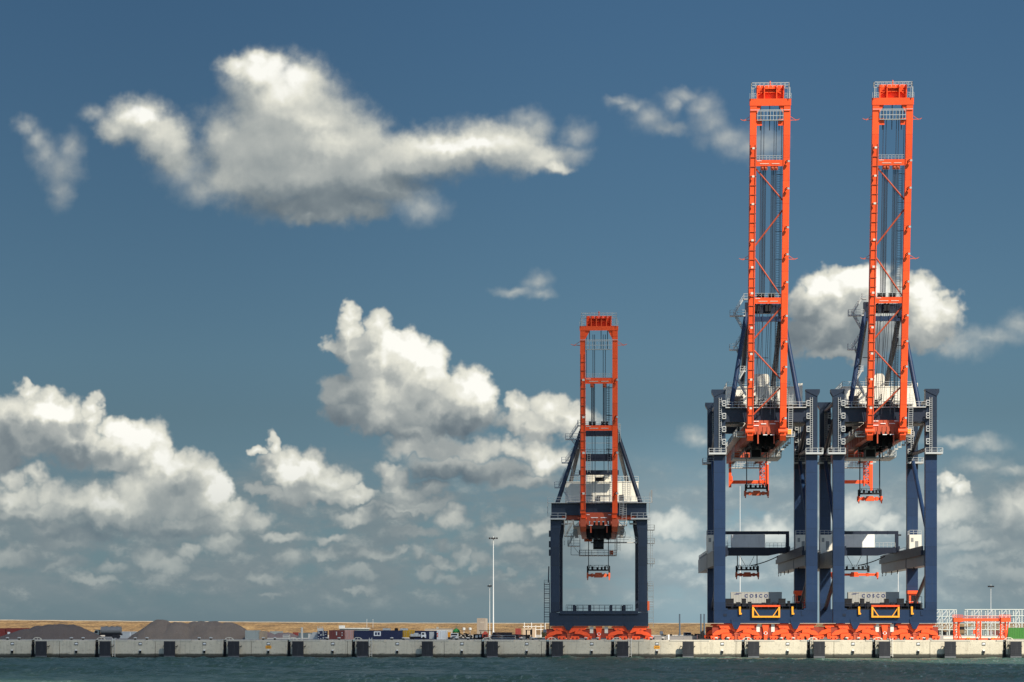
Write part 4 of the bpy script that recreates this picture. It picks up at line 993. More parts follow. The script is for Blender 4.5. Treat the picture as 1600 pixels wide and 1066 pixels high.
def short_crane(label, loc):
    root = thing('container_crane', label, 'crane', loc)
    GA = 30.0; LX = 10.4
    for y in (0, GA): bogies(root, y, (-7.25, 7.25), .84, .93, False)
    for y in (0, GA):
        s = MB().box(-11.7, 11.7, y - 1.0, y + 1.0, 3.3, 6.5).box(-9.3, 9.3, y - 1.35, y + 1.35, 6.1, 6.9)
        for pv in (-7.25, 7.25): s.prism([(pv - 1.3, 4.2), (pv + 1.3, 4.2), (pv + 1.2, 3.5), (pv + .45, 2.3), (pv - .45, 2.3), (pv - 1.2, 3.5)], y - 1.1, y + 1.1)
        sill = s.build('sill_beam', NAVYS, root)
        mb = MB().rail((-7.8, y - 1.3, 6.9), (8.0, y - 1.3, 6.9), 1.4, 1.3, .08)
        for x in (-5.9, -2.2, 2.9, 6.0): mb.box(x - .3, x + .3, y - .9, y - .2, 6.9, 8.3)
        mb.build('handrail', NAVYD, sill)
        for s in (-1, 1):
            x = s * LX; w = 1.05 if y == 0 else 1.35
            pts = [(-s*w, 6.9), (-s*w, 25.0), (-s*(w + .55), 28.2), (-s*(w + .55), 29.6), (s*w*1.05, 29.6), (s*w*1.05, 6.5), (s*w, 6.5)]
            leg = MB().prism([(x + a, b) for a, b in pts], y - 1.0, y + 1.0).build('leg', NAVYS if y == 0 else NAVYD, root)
            a, b = (x - 1.2, x + 2.6) if s < 0 else (x - 2.8, x + 1.6)
            MB().deck(a, b, y - 2.2, y - 1.003, 28.9, .35, 'lrf', 1.2).build('landing', GALV, leg)
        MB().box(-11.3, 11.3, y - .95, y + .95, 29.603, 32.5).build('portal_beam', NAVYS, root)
    MB().deck(-12.2, 12.4, -2.0, -.95, 32.6, .14, 'lrf', 1.25).rail((-12.2, 0, 29.5), (-12.2, 3, 29.5), 4.2, 1.0).build('beam_walkway', GALV, root)
    for s in (-1, 1):
        MB().box(s*LX - .8, s*LX + .8, 1.0, GA - 1.0, 30.0, 32.2).build('side_tie', NAVYD, root)
        MB().tube((s*LX, 1.0, 27.5), (s*LX, GA - 1.2, 9.0), .45).build('side_brace', NAVYD, root)
        a, b = sorted((s * 3.1, s * 4.4))
        g = MB().box(a, b, -1.6, 60, 26.0, 29.4)
        for yy in range(4, 60, 5): g.box(a - .08, b + .08, yy - .1, yy + .1, 26.05, 29.35)
        gir = g.build('main_girder', ORANGED, root)
        MB().prismx([(-4.2, 28.9), (-1.6, 29.5), (-1.6, 26.0), (-3.4, 25.6), (-4.2, 26.8)], (a + b)/2 - .65, (a + b)/2 + .65).tube((a - .3, -3.5, 27.6), (b + .3, -3.5, 27.6), .7, 14).build('hinge_bracket', ORANGED, gir)
        o = s * 4.45
        w = MB().deck(min(o, o + s*1.7), max(o, o + s*1.7), 2, 58, 27.2, .16, 'r' if s > 0 else 'l', 1.15)
        for yy in range(4, 58, 6): w.beam((o, yy, 28.4), (o + s*1.6, yy, 27.1), .12).box(min(o + s*.8, o + s*1.7), max(o + s*.8, o + s*1.7), yy - .3, yy + .3, 26.0, 26.5)
        w.build('girder_walkway', GALV, gir)
    hb = MB().box(-3.1, 3.1, -2.3, -1.0, 28.2, 30.2)
    for k in range(6): x = -2.6 + k * 1.04; hb.box(x - .28, x + .28, -2.45, -2.303, 27.2, 28.8)
    for x in (-1.9, 1.9): hb.box(x - .14, x + .14, -2.4, -2.0, 25.4, 28.2)
    hbo = hb.build('hinge_beam', ORANGED, root)
    w = MB()
    for x0, x1, z in ((-2.9, -2.2, 29.6), (-1.9, -.2, 28.9), (.4, 1.9, 28.9), (2.2, 2.9, 29.6), (-2.4, -1.5, 27.1), (1.4, 2.4, 27.1)): w.box(x0, x1, -2.5, -2.46, z, z + .15)
    w.build('marking', PLATE_W, hbo)
    for q in (-1, 1): MB().box(min(q * LX, q * 4.4), max(q * LX, q * 4.4), -.5, .5, 28.6, 29.6).build('hanger_beam', ORANGED, root)
    MB().box(-3.1, 3.1, 58.6, 60, 26.4, 29.2).box(-3.1, 3.1, 40, 40.8, 27.4, 29.2).build('girder_tie', ORANGED, root)
    t = MB().box(-3.0, 3.0, 6, 7.4, 24.6, 27.6).box(-3.0, 3.0, 22, 23, 24.8, 27.4).box(-2.9, -2.2, 7, 22, 24.8, 26.8).box(2.2, 2.9, 7, 22, 24.8, 26.8).box(-2.2, 2.2, 9, 20, 25.2, 28.4)
    for x in (-2.2, -.7, .7, 2.2): t.box(x - .4, x + .4, 5.4, 6, 24.0, 26.4)
    tm = t.build('main_trolley', DARK, root)
    cab = MB().box(-1.4, 1.2, 18, 22, 22.2, 24.6).build('operator_cab', DARK, tm)
    MB().box(-1.2, 1.0, 17.96, 17.998, 22.6, 24.2).build('cab_window', NAVYD, cab)
    pf = MB().deck(-4.9, 4.4, 24, 30, 20.9, .2, 'lrfb', 1.2)
    for x in (-6.9, -4.7, 4.0, 4.4): pf.beam((x, 25, 20.9), (x, 25, 26.2), .14)
    pf.beam((-6.9, 25, 20.9), (-4.9, 25, 20.9), .16).beam((-6.6, 25, 23.4), (-4.9, 25, 21.2), .1)
    pf.deck(-2.0, 9.4, 22, 24, 24.0, .25, 'f', 1.2)
    pf.build('trolley_platform', GALV, tm)
    MB().box(-3.6, -1.6, 17, 19, 24.0, 24.6).box(2.6, 3.6, 25, 26.5, 21.0, 22.0).build('winch', SPRBRN, tm)
    sc = MB()
    for (x0, x1, z) in ((-8.4, -6.2, 28.3), (-8.4, -6.0, 25.2), (-7.6, -4.6, 21.9 + .9)): sc.deck(x0, x1, 12, 16, z, .14, 'lrf', 1.2)
    for x in (-8.4, -7.5, -6.1): sc.beam((x, 12, 22.9), (x, 12, 29.4), .12)
    sc.stair((-8.0, 12.4, 25.2), (-6.4, 12.4, 28.3), .8).stair((-6.2, 12.4, 25.2), (-7.4, 12.4, 22.8), .8)
    sc.build('hung_stair', GALV, root)
    sc = MB()
    for (x0, x1, z) in ((4.5, 6.8, 27.8), (4.6, 6.4, 25.0)): sc.deck(x0, x1, 12, 16, z, .14, 'lrf', 1.2)
    sc.ladder((6.0, -1.0, 28.6), (6.0, -1.0, 33.4), 1.0, .5, .1).ladder((4.8, 12, 21.5), (4.8, 12, 27), .7)
    sc.build('hung_stair', GALV, root)
    spreader(root, 20.0, 14.9, 5.8, -.1, 25.0, 'spreader', SPRBRN, 2.65)
    # machinery house
    mh = MB().box(-8.2, 9.6, 14, 34, 32.8, 38.3).box(-3.0, 3.0, 16, 32, 38.3, 41.2).box(-8.3, 9.7, 13.9, 34.1, 38.3, 38.5)
    for k in range(13): x = -7.8 + k * 1.4; mh.box(x - .05, x + .05, 13.93, 13.998, 32.9, 38.2)
    for k in range(6): x = -2.6 + k * 1.04; mh.box(x - .05, x + .05, 15.93, 15.998, 38.5, 41.1)
    for s in (-3.6, 3.6): mh.box(s - .6, s + .6, 14, 34, 29.41, 32.8)
    house = mh.build('machinery_house', WHITE, root)
    MB().box(-1.0, 1.3, 13.88, 13.928, 38.52, 39.5).box(-4.2, -1.4, 13.88, 13.928, 34.9, 35.1).box(-.6, 3.0, 13.88, 13.928, 34.9, 35.1).box(-.5, .3, 13.5, 13.9, 32.9, 34.8).box(4.9, 6.0, 13.88, 13.928, 33.0, 35.2).build('house_louvre', DARK, house)
    MB().rail((-8.2, 14, 38.5), (9.6, 14, 38.5), 1.2, 1.5).deck(-8.2, 9.6, 11.8, 13.9, 33.6, .2, 'f', 1.2).ladder((-2.4, 13.6, 33), (-2.4, 13.6, 41.5), .7).ladder((3.2, 13.6, 33), (3.2, 13.6, 41.5), .7).ladder((6.4, 13.6, 33), (6.4, 13.6, 40), .7).ladder((7.6, 13.6, 33), (7.6, 13.6, 40), .6).build('house_gallery', GALV, house)
    # A-frame
    AZ = 49.8; ay = 2.4
    for s in (-1, 1):
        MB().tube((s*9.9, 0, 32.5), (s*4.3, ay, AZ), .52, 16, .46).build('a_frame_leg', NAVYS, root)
        MB().tube((s*4.3, ay + .4, AZ - 2), (s*7.2, 30, 38.6), .5, 16).build('back_stay', NAVYD, root)
        MB().box(s*4.2 - .4, s*4.2 + .4, ay - .5, ay + .6, AZ - 1.4, AZ + .6).build('apex_head', NAVYD, root)
    MB().box(-4.0, 4.0, ay - .5, ay + .5, AZ - 1.2, AZ + .1).build('apex_beam', NAVYD, root)
    MB().box(-4.4, 4.4, ay + 3, ay + 4, 42.9, 44.6).build('apex_beam', NAVYD, root)
    MB().box(-4.8, 4.8, ay + 8, ay + 9, 39.9, 41.0).build('apex_beam', NAVYD, root)
    MB().rail((-3.3, ay + 3, 44.6), (3.3, ay + 3, 44.6), 1.1, .9).ladder((-2.4, ay + 2.8, 40), (-2.4, ay + 2.8, 46), .7).ladder((2.5, ay + 2.8, 40), (2.5, ay + 2.8, 46), .7).beam((-3.2, ay, 47.0), (3.2, ay, 47.0), .09).build('apex_platform', GALV, root)
    MB().deck(-8.0, -4.5, ay - .7, ay + .7, 48.0, .25, 'lf', 1.2).stair((-7.0, ay, 48.0), (-4.9, ay, 51.2), .8).deck(-5.1, -4.4, ay - .7, ay + .7, 51.2, .2, 'lf', 1.2).stair((-6.6, ay, 47.8), (-4.9, ay, 45.6), .8).build('a_frame_stair', GALV, root)
    MB().deck(-8.9, -6.6, ay - .7, ay + .7, 42.4, .25, 'lf', 1.2).stair((-8.0, ay, 42.4), (-5.4, ay, 46.0), .8).stair((-7.4, ay, 42.1), (-6.2, ay, 40.2), .8).build('a_frame_stair', GALV, root)
    MB().deck(-6.4, -4.8, ay + 2, ay + 3.2, 39.6, .2, 'lf', 1.1).deck(-10.6, -8.6, ay - .7, ay + .7, 36.5, .25, 'lf', 1.2).stair((-9.2, ay - 1, 36.4), (-6.6, ay - 1, 33.0), .8).stair((-9.6, ay, 36.5), (-8.0, ay, 40.0), .8).build('a_frame_stair', GALV, root)
    MB().deck(4.5, 5.0, ay - .7, ay + .7, 50.4, .2, 'rf', 1.2).ladder((4.9, ay - .8, 47), (4.9, ay - .8, 51.5), .5).build('a_frame_stair', GALV, root)
    # stair towers up the legs
    st = MB()
    for k in range(9): z = 4.5 + k * 1.1; st.deck(-13.0, -11.7, -.6, 1.2, z, .1, 'f', .9)
    for x in (-13.0, -11.75): st.beam((x, -.6, 2.5), (x, -.6, 13.6), .12).beam((x, 1.2, 2.5), (x, 1.2, 13.6), .12)
    st.beam((-12.0, -.4, 13.6), (-11.9, -.4, 17.5), .28)
    for z in (20, 22, 24.5): st.box(-11.9, -11.48, -.5, .3, z, z + 1.5)
    st.build('stair_tower', NAVYD, root)
    st = MB()
    for z in (26.2, 23.0, 18.2): st.deck(11.5, 13.2, -.8, 2.0, z, .15, 'rf', 1.1)
    st.ladder((11.9, -.9, 12), (11.9, -.9, 29), .5, .6, .06).ladder((12.5, -.2, 17), (12.5, -.2, 26), .5, .6, .06)
    for k in range(8): z = 4.2 + k * 1.25; st.deck(11.5, 12.9, -.6, 1.4, z, .1, 'f', .9)
    for x in (11.6, 12.9): st.beam((x, -.6, 3), (x, -.6, 13.6), .1)
    st.beam((12.0, 0, 29), (12.0, 0, 35), .12).box(12.3, 12.7, -.2, .2, 32.6, 35.6)
    st.build('stair_tower', GREY, root)
    MB().box(11.5, 12.0, -1.1, -.7, 7.0, 9.2).build('fire_box', SPRBRN, root)
    boom(root, dict(L=43.0, w=1.25, xo=4.4, cap=1.0, gus=.05, gz0=1.0, gz1=1.2, hw=2.95, hh=2.35, plates=(.03, .2, .4, .6, .8, .97), y=-3.4, z=30.0, basket=(38.6, 40.6), rods=(-2.2, .5, 2.0), rodlen=4.6,
        rib0=.8, rib1=37.5, ribstep=2.05, lampL=[31.5, 22.8, 14.4, 4.8], lampR=[31.5, 22.8, 14.4, 4.8], arms=(39.5,),
        cross=[(30.6, 31.9, ((-1.6, 0), (1.3, 0))), (19.6, 20.8, ((-2.0, 1), (-1.1, 1), (.9, 1), (1.8, 1)))], diag=[],
        ladders=[(21.0, 30.4), (13.0, 19.4)],
        ropes=[(-1.4, 20, 42, .07), (-1.0, 20, 42, .07), (1.0, 20, 42, .07), (1.5, 20, 42, .07), (-2.9, 31, 42, .06), (-1.75, 20, 31, .07), (-1.6, 20, 31, .06), (-1.2, 20, 31, .08), (1.1, 20, 31, .08), (1.3, 20, 31, .06), (1.75, 20, 31, .07), (-1.6, 2, 20, .06), (-.9, 2, 20, .07), (1.2, 2, 20, .07), (2.2, 8, 30, .06)],
        hladder=4.0))
    return root
short_crane('short navy crane with raised orange boom and cream machinery house, standing apart on the left', (PX(935.8, QR), QR, GZ))

# ------------------------------------------------------------------ things on the quay
def span(px0, px1, Y): return PX(px0, Y), PX(px1, Y)
def zof(py, Y): return CAM_Z + (976 - py) / F * Y - GZ       # height above the quay

def corr(mb, x0, x1, y, z0, z1, step=.42, d=.05):
    "upright corrugation ribs on a front face"
    n = max(2, int((x1 - x0) / step))
    for k in range(n): a = x0 + (x1 - x0) * (k + .25) / n; mb.box(a, a + (x1 - x0) / n * .45, y - d, y - .002, z0, z1)
    return mb
def container(label, px0, px1, py, Y, mat, depth=2.44, doors=False, base=0.0, ribs=True, group=None, h=None):
    x0, x1 = span(px0, px1, Y); h = h or zof(py, Y) - base; cx = (x0 + x1) / 2; w = (x1 - x0) / 2
    t = thing('shipping_container', label, 'container', (cx, Y, GZ + base), group=group)
    mb = MB().box(-w + .06, w - .06, .06, depth - .06, .1, h - .06)
    mb.box(-w, w, 0, .12, 0, .16).box(-w, w, 0, .12, h - .14, h).box(-w, w, depth - .12, depth, 0, .16).box(-w, w, depth - .12, depth, h - .14, h)
    for x in (-w, w - .14): mb.box(x, x + .14, 0, .14, .16, h - .14).box(x, x + .14, depth - .14, depth, .16, h - .14)
    if ribs and not doors: corr(mb, -w + .16, w - .16, .06, .16, h - .14)
    mb.build('body', mat, t)
    if doors:
        d = MB().box(-w + .16, -.02, .0, .058, .16, h - .14).box(.02, w - .16, .0, .058, .16, h - .14)
        d.build('door', mat, t)
        b = MB()
        for x in (-w*.7, -w*.3, w*.3, w*.7): b.tube((x, -.05, .2), (x, -.05, h - .2), .035, 6)
        b.build('lock_rod', GALV, t)
    return t
RED = paint('container_red', (.22, .036, .026), .5, .2, .3); MAROON = paint('container_maroon', (.15, .035, .028), .55, .2, .3)
PINK = paint('container_pink', (.50, .27, .22), .6, .2, .3); TAN = paint('container_tan', (.42, .32, .22), .6, .2, .3)
SAGE = paint('container_sage', (.36, .39, .35), .55, .15, .35, (.14, .12, .10)); CLIGHT = paint('container_pale', (.50, .51, .48), .55, .15, .3)
NAVC = paint('site_navy', (.010, .016, .055), .45, .2, .15); YELC = paint('container_yellow', (.62, .36, .02), .5, .2, .2)
GREENC = paint('container_green', (.045, .18, .028), .5, .15, .25); SLATE = paint('container_slate', (.19, .23, .22), .55, .2, .3)
COSG = paint('container_grey', (.36, .35, .31), .55, .12, .3, (.2, .18, .15)); LOGO = paint('letter_navy', (.018, .03, .12), .5, .05, 0)
ASPH = paint('heap_dark', (.05, .05, .05), .9)

# containers carried on the tall cranes' platforms, with their lettering
def letters(text, size, mat, parent, loc, spacing=1.0, name='lettering'):
    cu = bpy.data.curves.new(name, 'FONT'); cu.body = text; cu.size = size; cu.align_x = 'CENTER'; cu.align_y = 'CENTER'; cu.space_character = spacing; cu.extrude = .012; cu.offset = .03
    o = bpy.data.objects.new(name, cu); COL.objects.link(o)
    me = bpy.data.meshes.new_from_object(o.evaluated_get(bpy.context.evaluated_depsgraph_get()))
    bpy.data.objects.remove(o); bpy.data.curves.remove(cu)
    me.materials.clear(); me.materials.append(mat); me.name = name
    ob = bpy.data.objects.new(name, me); COL.objects.link(ob); ob.parent = parent; ob.location = loc; ob.rotation_euler = (R(90), 0, 0)
    return ob
for cr, lab in ((tall1, 'long grey lettered container on the platform of the left tall crane'), (tall2, 'long grey lettered container on the platform of the rightmost tall crane')):
    Y = QR + 9.0
    t = thing('shipping_container', lab, 'container', (cr.location.x - 1.55, Y, GZ + 8.75), group='grey lettered containers on the crane platforms')
    w, h, dp = 6.1, 2.75, 2.44
    mb = MB().box(-w + .06, w - .06, .06, dp - .06, .1, h - .06).box(-w, w, 0, .12, 0, .16).box(-w, w, 0, .12, h - .14, h).box(-w, w, dp - .12, dp, 0, .16).box(-w, w, dp - .12, dp, h - .14, h)
    for x in (-w, w - .14): mb.box(x, x + .14, 0, .14, .16, h - .14).box(x, x + .14, dp - .14, dp, .16, h - .14)
    corr(mb, -w + .2, w - .2, .06, .18, h - .16, .36, .055)
    mb.build('body', COSG, t)
    letters('COSCO', 1.12, LOGO, t, (-.05, -.012, 1.78), 1.75)
    MB().box(-5.3, -4.2, -.006, 0.0, 2.15, 2.3).box(-4.9, -3.6, -.006, 0, 2.36, 2.44).build('marking', LOGO, t)

# heaps of gravel
def gravel_mat(name, a, b_):
    m, n, b = new_mat(name); oc = n.node('ShaderNodeNewGeometry').outputs['Position']
    f = n.noise(oc, 2.2, 8, .75); g = n.noise(n.v('MULTIPLY', oc, (.25, .25, .5)), 1.0, 5, .6)
    c = n.mix(n.m('MULTIPLY_ADD', g, .5, n.m('MULTIPLY', f, .5)), a, b_)
    c = n.mix(n.m('MULTIPLY', n.step(n.noise(oc, 4.5, 3, .6), .66, .74), .6), c, tuple(min(1, q * 2.2) for q in b_))
    n.put(b.inputs['Base Color'], c); b.inputs['Roughness'].default_value = .95
    bump = n.node('ShaderNodeBump'); n.put(bump.inputs['Height'], f); bump.inputs['Distance'].default_value = .35; n.t.links.new(bump.outputs[0], b.inputs['Normal'])
    return m
GRAV1 = gravel_mat('dark_gravel', (.098, .074, .058), (.20, .155, .122)); GRAV2 = gravel_mat('brown_gravel', (.145, .110, .080), (.30, .235, .175)); GRAV3 = gravel_mat('pinkish_soil', (.20, .145, .125), (.34, .25, .215))
def heap(label, peaks, px0, px1, Y, mat, seed, depth=16, slope=.62):
    "stockpile made of overlapping cones; peaks: (px, py, offset in depth)"
    x0, x1 = span(px0, px1, Y); cx = (x0 + x1) / 2
    pk = [(PX(a, Y + dy) - cx, dy, zof(b, Y + dy), top) for a, b, dy, top in peaks]
    nx, ny = int((x1 - x0 + 8) / .45), int((depth + 4) / .6); vs = []; fs = []
    for j in range(ny + 1):
        for i in range(nx + 1):
            x = (x0 - 4 - cx) + (x1 - x0 + 8) * i / nx; y = max(-depth * .5, 593.2 - Y) + (depth + 4) * j / ny
            z = -.3
            for a, dy, h, top in pk:
                r = math.hypot(x - a, (y - dy)); r2 = max(0, r - top)
                z = max(z, h - slope * (math.sqrt(r2 * r2 + .6) - .77) - .0)
            if z > -.25:
                z += .42 * mnoise.noise((x * .25 + seed, y * .25, 2)) + .22 * abs(mnoise.noise((x * .8, y * .35, seed))) + .12 * mnoise.noise((x * 1.6, y * 1.6, seed)) + .09 * mnoise.noise((x * 4.1, y * 4.1, seed)) - .1
            vs.append((x, y, z))
    for j in range(ny):
        for i in range(nx): a = j * (nx + 1) + i; fs.append((a, a + 1, a + nx + 2, a + nx + 1))
    o = MB().add(vs, fs).build('gravel_heap', mat, None, True); o.location = (cx, Y, GZ + .01)
    return tag(o, label, 'gravel heap')
heap('long low dark gravel heap at the left end of the quay', [(64, 978.6, 0, 1.2), (84, 976.4, 0, 2.2), (100, 976.4, 0, 2.0), (112, 977.6, -1, 1.0), (50, 984, -1, 3), (28, 991, -2, 2), (128, 984.5, 0, .8)], 0, 180, 622, GRAV1, 3.3, 34, .50)
heap('broad brown gravel heap with several rounded peaks', [(252, 969.2, 2, 1.0), (279, 971.4, 1, .9), (306, 972.4, 2, 1.2), (322, 971.2, 2, 1.6), (333, 969.2, 1, .5), (345, 974, 0, .8), (357, 972.4, 1, .7), (366, 977, 0, .6), (236, 980, -1, .6)], 196, 392, 622, GRAV2, 8.1, 30, .70)
heap('small pinkish heap beside the pale container', [(411, 986.6, 0, .5), (421, 991.6, 0, .8)], 400, 434, 640, GRAV3, 1.7, 12, .50)
heap('low pinkish heap behind the white unit', [(446, 989.4, 0, 1.2), (456, 992, 0, 1.0)], 424, 472, 660, GRAV3, 5.9, 12, .42)

# containers and cabins, left to right
container('red container at the far left edge behind the gravel', -36, 8.5, 981.8, 650, RED, group=None)
t = container('red container with a white stripe near the left edge', 9.5, 43, 981.6, 650, RED)
MB().box(-.85, -.15, -.03, -.0, .2, 1.7).build('stripe', PLATE_W, t).location = (-1.6, 0, 0)
container('small pale grey container left of the broad gravel heap', 188, 212, 987.0, 660, CLIGHT)
container('pale sage container end at the right foot of the broad gravel heap', 383, 404, 985.2, 612, SAGE, 4)
container('brownish container end just right of the pale sage one', 405, 412.5, 986.2, 614, TAN, 6, ribs=False)
container('far sage container behind the pinkish heaps', 421.5, 440.5, 986.6, 690, SAGE)
container('small red container far behind the white post', 457.5, 466, 988.2, 700, RED)
container('slate green container right of the white post', 466.5, 491, 989.0, 655, SLATE)
t = thing('site_unit', 'small white louvred unit in front of a pinkish heap', 'site unit', (PX(447, 640), 640, GZ))
x = 5.0 * 640 / F
MB().box(-x, x, 0, 2, 0, zof(992.0, 640)).build('housing', WHITE, t)
mb = MB()
for k in range(3): mb.box(-x + .1, x - .1, -.04, -.002, .35 + k * .4, .50 + k * .4)
mb.build('louvre', GREY, t)
MB().box(-4, 9, 0, .5, 0, .25).box(8.4, 9, 0, .5, .25, 1.3).build('kerb_barrier', WHITE, t).location = (-2, -6, 0)
o = MB().tube((0, 0, 0), (0, 0, zof(981, 612)), .28, 14).tube((0, 0, zof(981, 612)), (0, 0, zof(981, 612) + .08), .34, 14).build('marker_post', WHITE, None, True); o.location = (PX(471.7, 612), 612, GZ); tag(o, 'thick white post standing left of the slate green container', 'post')
t = thing('conveyor_hopper', 'pale wedge shaped hopper with white upright posts', 'hopper', (PX(490, 616), 616, GZ))
MB().prism([(-1.3, 0), (1.0, 0), (1.0, 1.75), (-.2, 1.75)], 0, 2).build('chute', CLIGHT, t)
mb = MB().box(.9, 2.3, .2, 1.8, 1.9, 2.7).box(1.0, 1.4, .3, 1.5, 0, 1.9).box(1.9, 2.3, .3, 1.5, 0, 1.9)
for x in (.95, 1.35, 1.8, 2.2): mb.box(x - .05, x + .05, .2, .3, 2.7, 3.2)
mb.build('frame', WHITE, t)
x0, x1 = span(496, 511, 614)
t = thing('material_rack', 'dark rack filled with pale stacked material', 'rack', ((x0 + x1) / 2, 614, GZ)); w = (x1 - x0) / 2; h = zof(986, 614)
MB().box(-w, w, .1, 1.6, 0, h).build('case', NAVC, t)
mb = MB(); rnd = random.Random(4)
for r in range(8):
    for c_ in range(4):
        if rnd.random() < .72: a = -w + .1 + c_ * w * .49; mb.box(a, a + w * rnd.uniform(.2, .42), -.05, .098, .12 + r * .25, .26 + r * .25)
mb.build('stacked_goods', CLIGHT, t)
t = container('maroon container beside a pinkish one', 514, 538.2, 984.8, 613, MAROON, 6)
MB().box(-.16, .08, -.03, 0.0, 1.0, 1.9).box(1.2, 1.45, -.03, 0, 1.5, 1.75).box(1.2, 1.45, -.03, 0, .9, 1.15).build('marking', CLIGHT, t)
container('pinkish container doors between the maroon and the navy cabin', 538.6, 552.5, 984.8, 613.2, PINK, 6, doors=True)
def cabin(label, px0, px1, py, Y, mat):
    x0, x1 = span(px0, px1, Y); w = (x1 - x0) / 2; h = zof(py, Y)
    t = thing('site_cabin', label, 'cabin', ((x0 + x1) / 2, Y, GZ))
    mb = MB().box(-w, w, .06, 2.4, 0, h - .1).box(-w - .03, w + .03, 0, 2.46, h - .1, h); corr(mb, -w, w, .06, .1, h - .12, .5, .03); mb.build('body', mat, t)
    return t, w, h
t, w, h = cabin('long navy site cabin with one white framed window', 553.4, 628.4, 985.2, 613, NAVC)
xw = (589.6 - 590.9) * 613 / F
f = MB().box(xw - .85, xw + .85, -.05, .03, .85, 1.95).build('window_frame', PLATE_W, t)
MB().box(xw - .6, xw - .08, -.06, -.051, 1.05, 1.75).box(xw + .08, xw + .6, -.06, -.051, 1.05, 1.75).build('window_pane', NAVC, f)
for px, lab, mt in ((604, 'white cooling unit on the left half of the long navy cabin', CLIGHT), (619, 'dark cooling unit on the long navy cabin', DARK), (631, 'pale cooling unit on the right end of the long navy cabin', CLIGHT)):
    ww = (6.0 if mt is CLIGHT else 2.6) * 616 / F; q = thing('roof_unit', lab, 'cooling unit', (PX(px, 614.5), 614.5, GZ + h + .002))
    MB().box(-ww, ww, 0, 1.2, 0, .5).box(-ww * .8, ww * .8, -.05, -.002, .08, .4).build('casing', mt, q); MB().tube((0, .6, .5), (0, .6, .58), min(.4, ww * .7), 14).build('fan', DARK, q)
t = thing('long_shed', 'long white roofed shed behind the maroon container', 'shed', (PX(553, 690), 690, GZ))
w = 22.5 * 690 / F
MB().box(-w, w, 0, 4, 0, 2.5).build('wall', SLATE, t); MB().box(-w - .2, w + .2, -.3, 4.3, 2.5, 2.7).box(-w - .2, -w + 1.2, -.2, 3, 2.7, 3.4).build('roof', CLIGHT, t)
for x in (3.5, 5.2): MB().tube((x, 1, 2.8), (x, 1, 5.2), .05, 6).build('aerial', GALV, t)
container('yellow container right of the long navy cabin', 629, 645.3, 984.6, 618, YELC, 6, base=.45, doors=True)
t, w, h = cabin('short navy cabin with a pale grey door', 648, 682, 985.8, 614, NAVC)
xd = (674.5 - 665) * 614 / F; MB().box(xd - .58, xd + .58, -.03, .028, .12, h - .25).build('door', CLIGHT, t)
t = container('white upright container at the right end of the cabins', 682.6, 697.6, 985.0, 612, PLATE_W, 5, doors=True)
MB().box(-1.12, -.94, -.06, -.0, .6, 1.0).box(-1.12, -.94, -.06, 0, 1.2, 1.6).build('tail_lamp', ORANGE, t)
x0, x1 = span(664, 706, 720); t = thing('low_building', 'low pale building behind the white container', 'building', ((x0 + x1) / 2, 720, GZ)); w = (x1 - x0) / 2
MB().box(-w, w, 0, 6, 0, zof(983, 720)).build('wall', paint('pale_render', (.27, .24, .20), .7), t); MB().box(-w - .1, w + .1, -.1, 6.1, zof(983, 720), zof(982.5, 720)).box(-.6, 0, .5, 1.2, zof(982.5, 720), zof(982.0, 720) + .4).build('roof', GREY, t)
# flatbed lorry in front of the cabins
t = thing('flatbed_lorry', 'small white cabbed flatbed lorry loaded with white crates', 'lorry', (PX(652, 608), 608, GZ))
MB().box(-2.0, .9, 0, 1.8, .55, .72).box(-2.0, 2.0, .3, 1.5, .4, .55).build('bed', DARK, t)
MB().box(-1.7, -.85, .2, 1.6, .72, 1.35).box(-.8, .2, .2, 1.6, .72, 1.6).box(.25, .8, .2, 1.6, .72, 1.25).build('load', CLIGHT, t)
c_ = MB().prism([(.95, .4), (2.05, .4), (2.05, 1.05), (1.85, 1.75), (.95, 1.75)], 0, 1.8).build('cab', PLATE_W, t)
MB().box(1.15, 1.7, -.03, -.002, 1.15, 1.6).build('window', DARK, c_)
for x in (-1.5, -.95, 1.5): MB().tube((x, -.02, .36), (x, .3, .36), .36, 14).build('wheel', DARK, t)
def van(label, px, Y, mat, wpx, hpx):
    w = wpx * Y / F / 2; h = hpx * Y / F
    t = thing('van', label, 'van', (PX(px, Y), Y, GZ))
    b = MB().prismx([(0, .3), (-.05, .62 * h), (.55, .66 * h), (1.0, h * .97), (1.5, h), (4.3, h), (4.4, .3)], -w, w).build('body', mat, t)
    MB().prismx([(.52, .68 * h), (.90, h * .93), (.96, h * .93), (.60, .68 * h)], -w * .88, w * .88).build('windscreen', DARK, b); b.children[0].location.y = -.06
    MB().box(-w * .9, w * .9, -.12, -.052, .34, .55).box(-w * .5, w * .5, -.09, -.052, .62, .80).build('bumper', DARK, t)
    for s in (-1, 1):
        MB().box(s * w * .72 - .16, s * w * .72 + .16, -.09, -.052, .72, .95).build('headlight', WHITE, t)
        for yy in (.8, 3.5): MB().tube((s * (w - .12) - .1, yy, .33), (s * (w - .12) + .1, yy, .33), .33, 14).build('wheel', DARK, t)
    return t
van('white van seen head on, right of the white container', 709.5, 606, PLATE_W, 11.2, 9.8)
t = van('silver van with square dark windows between the short and tall cranes', 1074.5, 640, CLIGHT, 11.5, 10.0)
t = thing('small_digger', 'small amber digger behind the white van', 'digger', (PX(702, 625), 625, GZ))
MB().box(-.55, .75, 0, 1.6, .5, 1.15).box(-.45, .3, .1, 1.4, 1.15, 1.75).build('body', paint('digger_amber', (.82, .33, .02), .5), t)
MB().box(-.75, .75, -.05, .35, .0, .48).box(-.75, .75, 1.2, 1.6, 0, .48).build('track', DARK, t)
